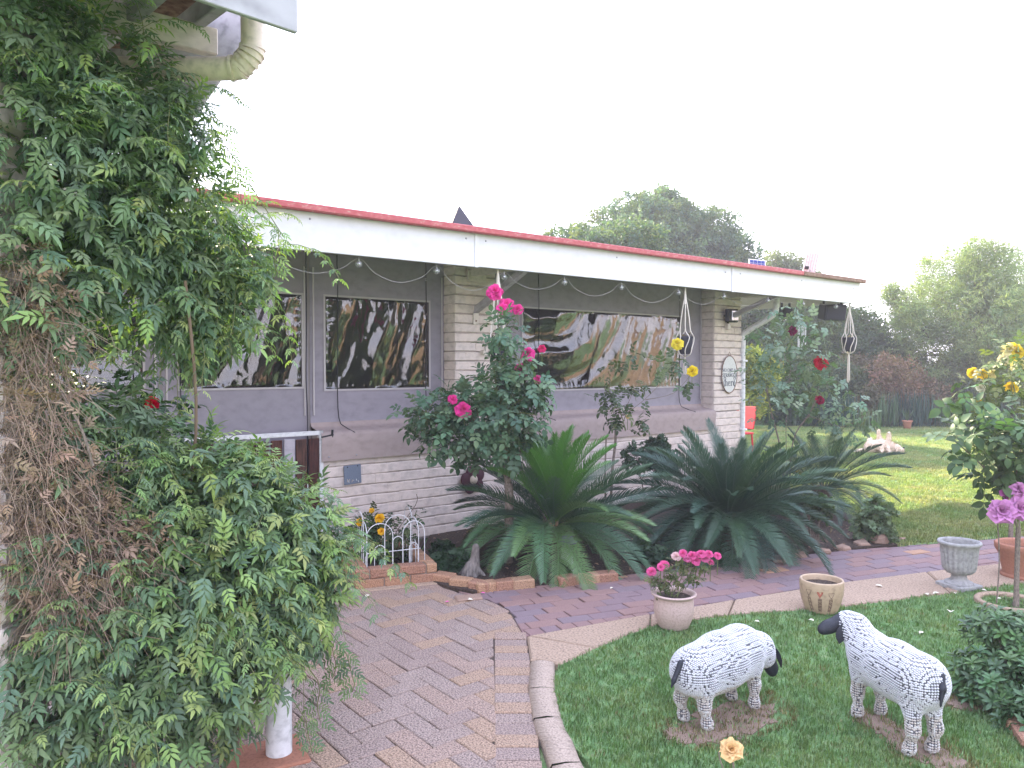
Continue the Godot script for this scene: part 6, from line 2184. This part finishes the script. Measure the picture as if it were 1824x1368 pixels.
func build_bed_things() -> void:
	rng.seed = 71
	# bed edging bricks
	var eb := [[[792, 1036], [822, 1044], [857, 1050]], [[866, 1051], [898, 1048], [930, 1045]], [[1010, 1040], [1050, 1036], [1080, 1033]]]
	var q := 0
	for run in eb:
		for k in run.size():
			var p := gr(run[k][0], run[k][1])
			var dir: float = [-0.35, 0.35, 0.38][q]
			var t := thing("edging_brick", "orange brick edging the bed, %s counting from the planter" % ["first", "second", "third", "fourth", "fifth", "sixth", "seventh", "eighth", "ninth"][q * 3 + k], "brick", p + Vector3(0, 0.018, 0), dir + R(-0.12, 0.12), "bricks edging the flower bed")
			put("block", rough_box(Vector3(0.15, 0.08, 0.1), 0.008, 0.008, 90 + k + q * 3), M["face_brick%d" % ((k + q) % 5)], t)
		q += 1
	for e in [[1425, 992, 0.11, 0.04], [1465, 985, 0.13, 0.045], [1500, 979, 0.12, 0.045], [1535, 972, 0.12, 0.04], [1566, 968, 0.16, 0.09], [1385, 1000, 0.12, 0.04], [1600, 962, 0.1, 0.03]]:
		var p := gr(e[0], e[1])
		var t := thing("edging_stone", "rough tan bed edging stone, " + {1425: "second", 1465: "third", 1500: "fourth", 1535: "fifth", 1385: "first", 1600: "last"}.get(e[0], "sixth") + " along the path toward the lawn" if e[0] != 1566 else "largest rough tan stone at the corner of bed and lawn", "stone", p + Vector3(0, e[3] * 0.4, 0), R(0, 3), "stones edging the flower bed")
		put("rock", rough_box(Vector3(e[2], e[3], e[2] * 0.75), e[3] * 0.3, 0.03, int(e[0])), M.bed_stone, t)
	var fs := thing("edging_stone", "flat pale stone lying before the planter corner", "stone", gr(835, 1066), 0.3)
	put("rock", rough_box(Vector3(0.17, 0.03, 0.1), 0.008, 0.012, 3), M.bed_stone, fs)
	# driftwood stump
	var sp := gr(840, 1027)
	var st := thing("driftwood_stump", "pale flared driftwood stump at the edge of the bed", "stump", sp)
	var bones := [[Vector3(0.03, 0.21, 0), Vector3(0.02, 0.1, 0), 0.026, 0.034], [Vector3(0.02, 0.1, 0), Vector3(0.0, 0.03, 0.0), 0.036, 0.055]]
	for k in 7:
		var a := TAU * k / 7 + 0.2
		bones.append([Vector3(cos(a) * 0.02, 0.08, sin(a) * 0.02), Vector3(cos(a) * R(0.07, 0.12), 0.0, sin(a) * R(0.06, 0.09)), 0.022, 0.012])
	made("wood", nets(bones, 0.008, 0.02), M.driftwood, st)
	# stone figure with a hat in the cycad
	var fp := at(1010, 1000, 5.48)
	fp.y = 0
	var fg := thing("garden_figure", "small grey stone figure with a wide hat under the cycad fronds", "figure", fp)
	made("figure_body", nets([[Vector3(0, 0.03, 0), Vector3(0, 0.12, 0), 0.055, 0.04], [Vector3(0, 0.14, 0), Vector3(0, 0.2, 0), 0.035, 0.042], [Vector3(-0.03, 0.12, 0.03), Vector3(0.02, 0.09, 0.06), 0.018, 0.015]], 0.008, 0.02), M.stone, fg)
	var hb := B.new()
	hb.lathe([Vector2(0.0, 0.285), Vector2(0.035, 0.275), Vector2(0.05, 0.25), Vector2(0.075, 0.232), Vector2(0.073, 0.226), Vector2(0.04, 0.232), Vector2(0.0, 0.232)], 24)
	made("hat", hb, M.stone_dark, fg)
	# small leafy plants at the foot of the wall and the bed
	var tiny := B.new()
	rng.seed = 72
	for k in 8:
		var a := TAU * k / 8
		tiny.leaf(Vector3(cos(a), 0.2, sin(a)) * 0.005, Vector3(cos(a), R(0.2, 0.9), sin(a)), Vector3.UP, 0.026, 0.015, 0.2, 3, 0.2)
	LEAVES.tiny = tiny.mesh()
	for e in [["small dark leafy plant between planter and driftwood stump", 800, 1005, 5.5, 0.1, Color(0.045, 0.085, 0.04)], ["leafy ground plant at the foot of the cream wall", 775, 985, 5.9, 0.1, Color(0.05, 0.09, 0.04)], ["low leafy bush at the lawn end of the bed", 1535, 930, 6.45, 0.17, Color(0.13, 0.18, 0.09)], ["pale green bush in front of the smaller cycad", 1450, 905, 6.3, 0.12, Color(0.1, 0.15, 0.07)], ["low plant below the largest cycad beside the path", 1290, 1000, 5.75, 0.07, Color(0.05, 0.09, 0.04)], ["small plant between the two large cycads", 1165, 985, 5.8, 0.12, Color(0.05, 0.09, 0.05)], ["thin leafy stems against the wall behind the cycads", 1155, 800, 7.6, 0.22, Color(0.06, 0.1, 0.06)], ["little weed tuft beside the cycad trunk", 1010, 1015, 5.4, 0.06, Color(0.07, 0.11, 0.04)]]:
		var c := at(e[1], e[2], e[3])
		var bs := []
		for k in 4:
			bs.append([c + Vector3(R(-1, 1), R(-0.7, 0.5), R(-0.6, 0.6)) * e[4] * 1.05, e[4] * R(0.45, 0.8), 900.0 * e[4] * (0.4 + e[4] * 3)])
		bush("leafy_plant", e[0], "plant", Vector3(c.x, 0, c.z), bs, [e[5], e[5] * 1.25, e[5] * 0.8], [LEAVES.tiny], 0.8, 1.5, M.leaf, "small plants in the flower bed", 0.3)
	# whorl leaved shrub with brick edging at the right
	var wh := B.new()
	rng.seed = 73
	for k in 9:
		var a := k * 2.4
		wh.leaf(Vector3(0, 0.002 * k, 0), Vector3(cos(a), 0.35 + 0.07 * k, sin(a)), Vector3.UP, 0.062 - 0.003 * k, 0.017, 0.25, 3, 0.25, 0.6)
	rng.seed = 74
	var blobs := []
	for e in [[1780, 1140, 3.5, 0.14], [1740, 1200, 3.4, 0.1], [1800, 1220, 3.35, 0.15], [1770, 1240, 3.3, 0.11], [1820, 1150, 3.5, 0.15], [1730, 1225, 3.42, 0.07], [1840, 1260, 3.2, 0.14], [1850, 1180, 3.4, 0.15], [1815, 1290, 3.12, 0.08]]:
		blobs.append([at(e[0], e[1], e[2]), e[3], 1500.0 * e[3] * e[3] + 18])
	var wb := Vector3(2.2, 0, -3.3)
	var shrub := thing("bedding_shrub", "leafy green shrub with whorled leaves at the lower right corner", "shrub", wb)
	var ins := Inst.new()
	for e in blobs:
		for k in int(e[2] * 1.6):
			var d := ball_dir()
			if d.y < -0.5:
				continue
			var up := (d + Vector3(0, 0.8, 0) + ball_dir() * 0.4).normalized()
			ins.add(Transform3D(aim(up.cross(Vector3(0.3, 0.1, 1)), up, R(0.7, 1.15)), e[0] + d * e[1] * lerpf(0.4, 1.0, sqrt(R())) - wb), vary([Color(0.06, 0.13, 0.045), Color(0.08, 0.155, 0.05), Color(0.05, 0.105, 0.04)][k % 3], 0.25, 0.1))
	scatter("foliage", wh.mesh(), M.leaf_shiny, ins, shrub)
	var sb := B.new()
	for e in blobs:
		sb.tube(PackedVector3Array([Vector3(R(-0.1, 0.1), 0, R(-0.1, 0.1)), (e[0] - wb) * 0.6, e[0] - wb]), [0.008, 0.005, 0.003], 5)
	made("stems", sb, M.rose_wood, shrub)
	var bk := [[1795, 1262], [1800, 1288], [1822, 1318], [1850, 1352]]
	for k in bk.size():
		var t := thing("edging_brick", "orange brick edging the lawn below the whorl leaved shrub, %s nearest the camera" % ["fourth", "third", "second", "first"][k], "brick", gr(bk[k][0], bk[k][1]) + Vector3(0.02, 0.01, 0), 1.2 + R(-0.1, 0.1), "bricks edging the shrub bed")
		put("block", rough_box(Vector3(0.19, 0.06, 0.09), 0.008, 0.006, 120 + k), M["face_brick%d" % ((k + 2) % 5)], t)
	var tr := thing("planter_trough", "black plastic trough under the whorl leaved shrub", "trough", Vector3(2.27, 0, -3.1), 1.25)
	var b := B.new()
	b.box(Transform3D(Basis(), Vector3(0, 0.07, 0.1)), Vector3(0.6, 0.15, 0.02), 0.004)
	b.box(Transform3D(Basis(), Vector3(0, 0.07, -0.1)), Vector3(0.6, 0.15, 0.02), 0.004)
	b.box(Transform3D(Basis(), Vector3(0.29, 0.07, 0)), Vector3(0.02, 0.15, 0.18), 0.004)
	b.box(Transform3D(Basis(), Vector3(-0.29, 0.07, 0)), Vector3(0.02, 0.15, 0.18), 0.004)
	made("trough_shell", b, M.black, tr)
	b = B.new()
	b.box(Transform3D(Basis(), Vector3(0, 0.06, 0)), Vector3(0.56, 0.1, 0.18))
	made("soil", b, M.soil, tr)
	# fallen petals
	var pb := B.new()
	pb.leaf(Vector3(-0.02, 0.003, 0), Vector3(1, 0.12, 0), Vector3.UP, 0.045, 0.034, 0.25, 4, 0.35, 0.55)
	var pm := pb.mesh()
	var wm := mat(lin(0.72, 0.66, 0.52), 0.7)
	var pkm := mat(lin(0.7, 0.1, 0.35), 0.7)
	for e in [[1693, 1093, 1.2], [1650, 1062, 0.9], [1668, 1060, 0.9], [1445, 1109, 0.9], [1348, 1111, 0.8], [1642, 1131, 0.8], [1752, 1055, 0.9], [1565, 1047, 1.0], [1702, 1060, 0.7], [1397, 1000, 0.8], [655, 1063, 0.9], [836, 1071, 1.2], [990, 1284, 0.9], [1090, 1049, 0.6], [1780, 1070, 0.8], [1740, 1098, 0.6]]:
		var t := thing("fallen_petal", "pale fallen rose petal " + {1693: "on the lawn, largest one", 1650: "at the lawn edge near the urn", 1668: "near the foot of the urn", 1445: "behind the raised sheep head", 1348: "on the lawn behind the grazing sheep", 1642: "on the lawn above the standing sheep's back", 1752: "beside the concrete ring", 1565: "on the purple path", 1702: "below the urn", 1397: "under the largest cycad", 655: "in front of the planter", 836: "where tan and purple paving meet", 990: "on the kerb", 1090: "below the pink flowered pot's path", 1780: "inside the concrete ring", 1740: "near the whorl leaved shrub"}.get(e[0], "on the lawn"), "petal", gr(e[0], e[1]) + Vector3(0, 0.012 if e[0] > 1100 else 0.006, 0), R(0, TAU), "fallen pale petals")
		put("blade", pm, wm, t, Transform3D(Basis().scaled(Vector3.ONE * e[2]), Vector3.ZERO))
	for e in [[797, 1074], [860, 1058]]:
		var t := thing("fallen_petal", "small magenta petal on the tan paving" if e[0] == 797 else "small magenta petal beside the bed edging bricks", "petal", gr(e[0], e[1]) + Vector3(0, 0.006, 0), R(0, TAU), "fallen magenta petals")
		put("blade", pm, pkm, t, Transform3D(Basis().scaled(Vector3.ONE * 0.6), Vector3.ZERO))

# ---------------------------------------------------------------- the two beaded sheep and the dog
func sheep(label: String, where: Vector3, turn: float, bones: Array, head: Array, ears: Array, tail: Array, sd: int) -> void:
	rng.seed = sd
	var s := thing("sheep_sculpture", label, "sculpture", where, turn, "beaded wire sheep on the lawn")
	var body := nets(bones, 0.0102, 0.036)
	made("body", body, M.wire_body, s)
	var bm := SphereMesh.new()
	bm.radius = 0.0046
	bm.height = 0.0082
	bm.radial_segments = 8
	bm.rings = 4
	var ins := Inst.new()
	var f := noise(14.0, sd, 2)
	for k in body.v.size():
		var p := body.v[k]
		var miss := f.get_noise_3dv(p)
		if miss > 0.72 or R() < 0.045:
			continue
		var c := Color(0.52, 0.52, 0.53)
		if p.y < 0.16:
			c = Color(0.43, 0.39, 0.34) if R() < 0.6 else Color(0.5, 0.49, 0.46)
		ins.add(Transform3D(Basis(), p + body.n[k] * 0.002), vary(c, 0.08, 0.02))
	scatter("beads", bm, M.bead, ins, s)
	made("face", nets(head, 0.006, 0.02), M.wire_black, s)
	for q in ears:
		var b := B.new()
		b.leaf(q[0], q[1], q[2], q[3], 0.042, 0.3, 5, 0.35, 0.55)
		b.leaf(q[0] + q[2].normalized() * 0.004, q[1], -q[2], q[3], 0.042, -0.3, 5, -0.35, 0.55)
		made("ear", b, M.wire_black, s)
	made("tail", nets(tail, 0.005, 0.01), M.wire_black, s)

func leg(x: float, z: float, top: float, kx: float) -> Array:
	return [[Vector3(x, top, z * 0.85), Vector3(x + kx, 0.11, z), 0.034, 0.017], [Vector3(x + kx, 0.11, z), Vector3(x, 0.03, z), 0.014, 0.0125], [Vector3(x, 0.03, z), Vector3(x + 0.014, 0.01, z), 0.013, 0.012]]

func build_animals() -> void:
	var bones := [[Vector3(-0.175, 0.245, 0), Vector3(0.0, 0.25, 0), 0.098, 0.106], [Vector3(0, 0.25, 0), Vector3(0.13, 0.262, 0), 0.106, 0.1], [Vector3(-0.1, 0.2, 0), Vector3(0.1, 0.21, 0), 0.075, 0.075], [Vector3(0.13, 0.275, 0), Vector3(0.25, 0.245, 0.01), 0.085, 0.062], [Vector3(0.25, 0.245, 0.01), Vector3(0.285, 0.205, 0.015), 0.06, 0.05]]
	for q in [leg(-0.175, -0.058, 0.19, -0.02), leg(-0.165, 0.058, 0.19, -0.018), leg(0.15, -0.055, 0.19, 0.004), leg(0.16, 0.055, 0.19, 0.004)]:
		bones.append_array(q)
	for q in bones:
		for e in 2:
			q[e].y *= 0.95
	sheep("beaded white sheep with its black head lowered to graze", Vector3(0.895, 0, -3.26), 0.66, bones,
		[[Vector3(0.295, 0.215, 0.015), Vector3(0.325, 0.135, 0.03), 0.044, 0.027], [Vector3(0.325, 0.135, 0.03), Vector3(0.33, 0.115, 0.032), 0.027, 0.022]],
		[[Vector3(0.3, 0.25, 0.03), Vector3(0.25, -0.7, 0.65), Vector3(1, 0.3, 0.3), 0.11], [Vector3(0.3, 0.25, -0.02), Vector3(0.25, -0.75, -0.6), Vector3(1, 0.3, -0.3), 0.1]],
		[[Vector3(-0.262, 0.285, 0), Vector3(-0.305, 0.225, 0), 0.014, 0.009], [Vector3(-0.305, 0.225, 0), Vector3(-0.32, 0.2, 0), 0.009, 0.004]], 81)
	bones = [[Vector3(-0.16, 0.285, 0), Vector3(0.0, 0.275, 0), 0.1, 0.098], [Vector3(0, 0.275, 0), Vector3(0.14, 0.265, 0), 0.098, 0.092], [Vector3(-0.1, 0.24, 0), Vector3(0.1, 0.225, 0), 0.075, 0.07], [Vector3(0.14, 0.275, 0), Vector3(0.25, 0.35, -0.015), 0.08, 0.056], [Vector3(0.25, 0.35, -0.015), Vector3(0.275, 0.37, -0.035), 0.055, 0.042]]
	for q in [leg(-0.17, -0.05, 0.2, -0.02), leg(-0.165, 0.05, 0.2, -0.018), leg(0.155, -0.055, 0.19, 0.004), leg(0.16, 0.055, 0.19, 0.004)]:
		bones.append_array(q)
	sheep("beaded white sheep standing with its black head raised", Vector3(1.547, 0, -3.083), 1.72, bones,
		[[Vector3(0.28, 0.372, -0.05), Vector3(0.288, 0.348, -0.115), 0.038, 0.027], [Vector3(0.288, 0.348, -0.115), Vector3(0.288, 0.338, -0.14), 0.026, 0.023]],
		[[Vector3(0.245, 0.375, -0.075), Vector3(-0.3, -0.85, -0.3), Vector3(-0.8, 0.3, -0.4), 0.085], [Vector3(0.31, 0.385, -0.05), Vector3(0.7, -0.5, -0.2), Vector3(0.3, 1, -0.3), 0.08]],
		[[Vector3(-0.235, 0.335, 0.03), Vector3(-0.262, 0.295, 0.015), 0.013, 0.012], [Vector3(-0.262, 0.295, 0.015), Vector3(-0.272, 0.235, 0.0), 0.012, 0.004]], 82)
	# dog rolling on its back
	rng.seed = 83
	var dp := gr(1568, 806)
	var dog := thing("dog", "cream dog rolling on its back on the far lawn", "dog", dp)
	dog.scale = Vector3.ONE * 1.2
	var body := nets([[Vector3(-0.13, 0.085, 0), Vector3(0.0, 0.1, 0), 0.085, 0.092], [Vector3(0.0, 0.1, 0), Vector3(0.13, 0.085, 0), 0.092, 0.078], [Vector3(0.14, 0.08, 0.0), Vector3(0.22, 0.065, 0.03), 0.055, 0.056], [Vector3(0.22, 0.06, 0.03), Vector3(0.28, 0.045, 0.07), 0.045, 0.026],
		[Vector3(0.03, 0.15, -0.04), Vector3(0.0, 0.25, -0.05), 0.036, 0.022], [Vector3(0.0, 0.25, -0.05), Vector3(-0.01, 0.31, -0.03), 0.02, 0.02], [Vector3(0.09, 0.14, 0.03), Vector3(0.11, 0.24, 0.03), 0.036, 0.023], [Vector3(0.11, 0.24, 0.03), Vector3(0.1, 0.285, 0.045), 0.022, 0.021],
		[Vector3(-0.13, 0.1, 0.05), Vector3(-0.04, 0.11, 0.13), 0.05, 0.034], [Vector3(-0.04, 0.11, 0.13), Vector3(-0.06, 0.035, 0.17), 0.03, 0.022], [Vector3(-0.12, 0.11, -0.06), Vector3(-0.1, 0.19, -0.1), 0.045, 0.026], [Vector3(0.06, 0.08, 0.08), Vector3(0.05, 0.035, 0.15), 0.034, 0.024],
		[Vector3(-0.2, 0.05, 0), Vector3(-0.32, 0.03, 0.02), 0.024, 0.02], [Vector3(-0.32, 0.03, 0.02), Vector3(-0.41, 0.022, 0.02), 0.018, 0.01], [Vector3(0.2, 0.09, 0.06), Vector3(0.19, 0.045, 0.1), 0.022, 0.014]], 0.0115, 0.018)
	made("body", body, M.fur, dog)
	var tuft := B.new()
	for k in 4:
		tuft.leaf(Vector3.ZERO, Vector3(1, R(0.2, 0.6), R(-0.4, 0.4)), Vector3.UP, R(0.018, 0.028), 0.005, 0.4, 2)
	var ins := Inst.new()
	for k in body.v.size():
		if k % 2 == 0:
			var n := body.n[k]
			ins.add(Transform3D(aim((Vector3(-0.4, -0.7, 0.1) + n * 0.7 + ball_dir() * 0.4), n, R(0.7, 1.2)), body.v[k]), vary(Color(0.8, 0.65, 0.5), 0.15, 0.04))
	scatter("fur", tuft.mesh(), M.fur_tuft, ins, dog)
	var nb := B.new()
	nb.lathe([Vector2(0.0, 0.014), Vector2(0.014, 0.004), Vector2(0.01, -0.008), Vector2(0.0, -0.01)], 10, Transform3D(Basis(), Vector3(0.285, 0.08, 0.1)))
	made("nose", nb, M.black, dog)

func _ready() -> void:
	# camera, sky, sun, exposure
	var cam := Camera3D.new()
	cam.name = "camera"
	cam.position = Vector3(0, 1.5, 0)
	cam.rotation.x = -0.02485
	cam.fov = 53.13
	cam.far = 500.0
	cam.near = 0.05
	add_child(cam)
	cam.current = true
	var env := Environment.new()
	env.background_mode = Environment.BG_SKY
	var sky := Sky.new()
	var sm := ProceduralSkyMaterial.new()
	sm.sky_top_color = Color(0.82, 0.86, 1.0)
	sm.sky_horizon_color = Color(1.0, 0.968, 0.985)
	sm.sky_curve = 0.22
	sm.sky_energy_multiplier = 1.0
	sm.ground_bottom_color = Color(0.4, 0.38, 0.33)
	sm.ground_horizon_color = Color(0.8, 0.8, 0.78)
	sm.sun_angle_max = 40.0
	sm.sun_curve = 0.12
	sky.sky_material = sm
	env.sky = sky
	env.tonemap_mode = Environment.TONE_MAPPER_LINEAR
	env.tonemap_exposure = 4.3
	env.fog_enabled = true
	env.fog_density = 0.003
	env.fog_light_color = Color(0.95, 0.95, 1.0)
	env.background_energy_multiplier = 1.0
	env.sdfgi_enabled = true
	env.ssao_enabled = true
	env.ssil_enabled = true
	var we := WorldEnvironment.new()
	we.name = "world"
	we.environment = env
	add_child(we)
	var sun := DirectionalLight3D.new()
	sun.name = "sun"
	sun.light_color = Color(1.0, 0.93, 0.82)
	sun.light_energy = 1.6
	sun.light_angular_distance = 0.5
	sun.shadow_enabled = true
	add_child(sun)
	var az := deg_to_rad(-30.0)
	var el := deg_to_rad(29.0)
	var to_sun := Vector3(sin(az) * cos(el), sin(el), -cos(az) * cos(el))
	sun.look_at_from_position(to_sun * 40.0, Vector3.ZERO)
	HX = Transform3D(Basis(Vector3.UP, deg_to_rad(38.2)), Vector3(-0.742, 0, -6.68))
	make_materials()
	build_ground()
	build_house()
	build_main_house()
	LEAVES.jasmine0 = jasmine_leaf(1)
	LEAVES.jasmine1 = jasmine_leaf(2)
	LEAVES.jasmine2 = jasmine_leaf(3)
	LEAVES.rose0 = rose_leaf(4)
	LEAVES.rose1 = rose_leaf(5)
	build_background()
	build_blinds()
	build_house_things()
	build_cycads()
	build_jasmine()
	build_roses()
	build_pots()
	build_bed_things()
	build_animals()
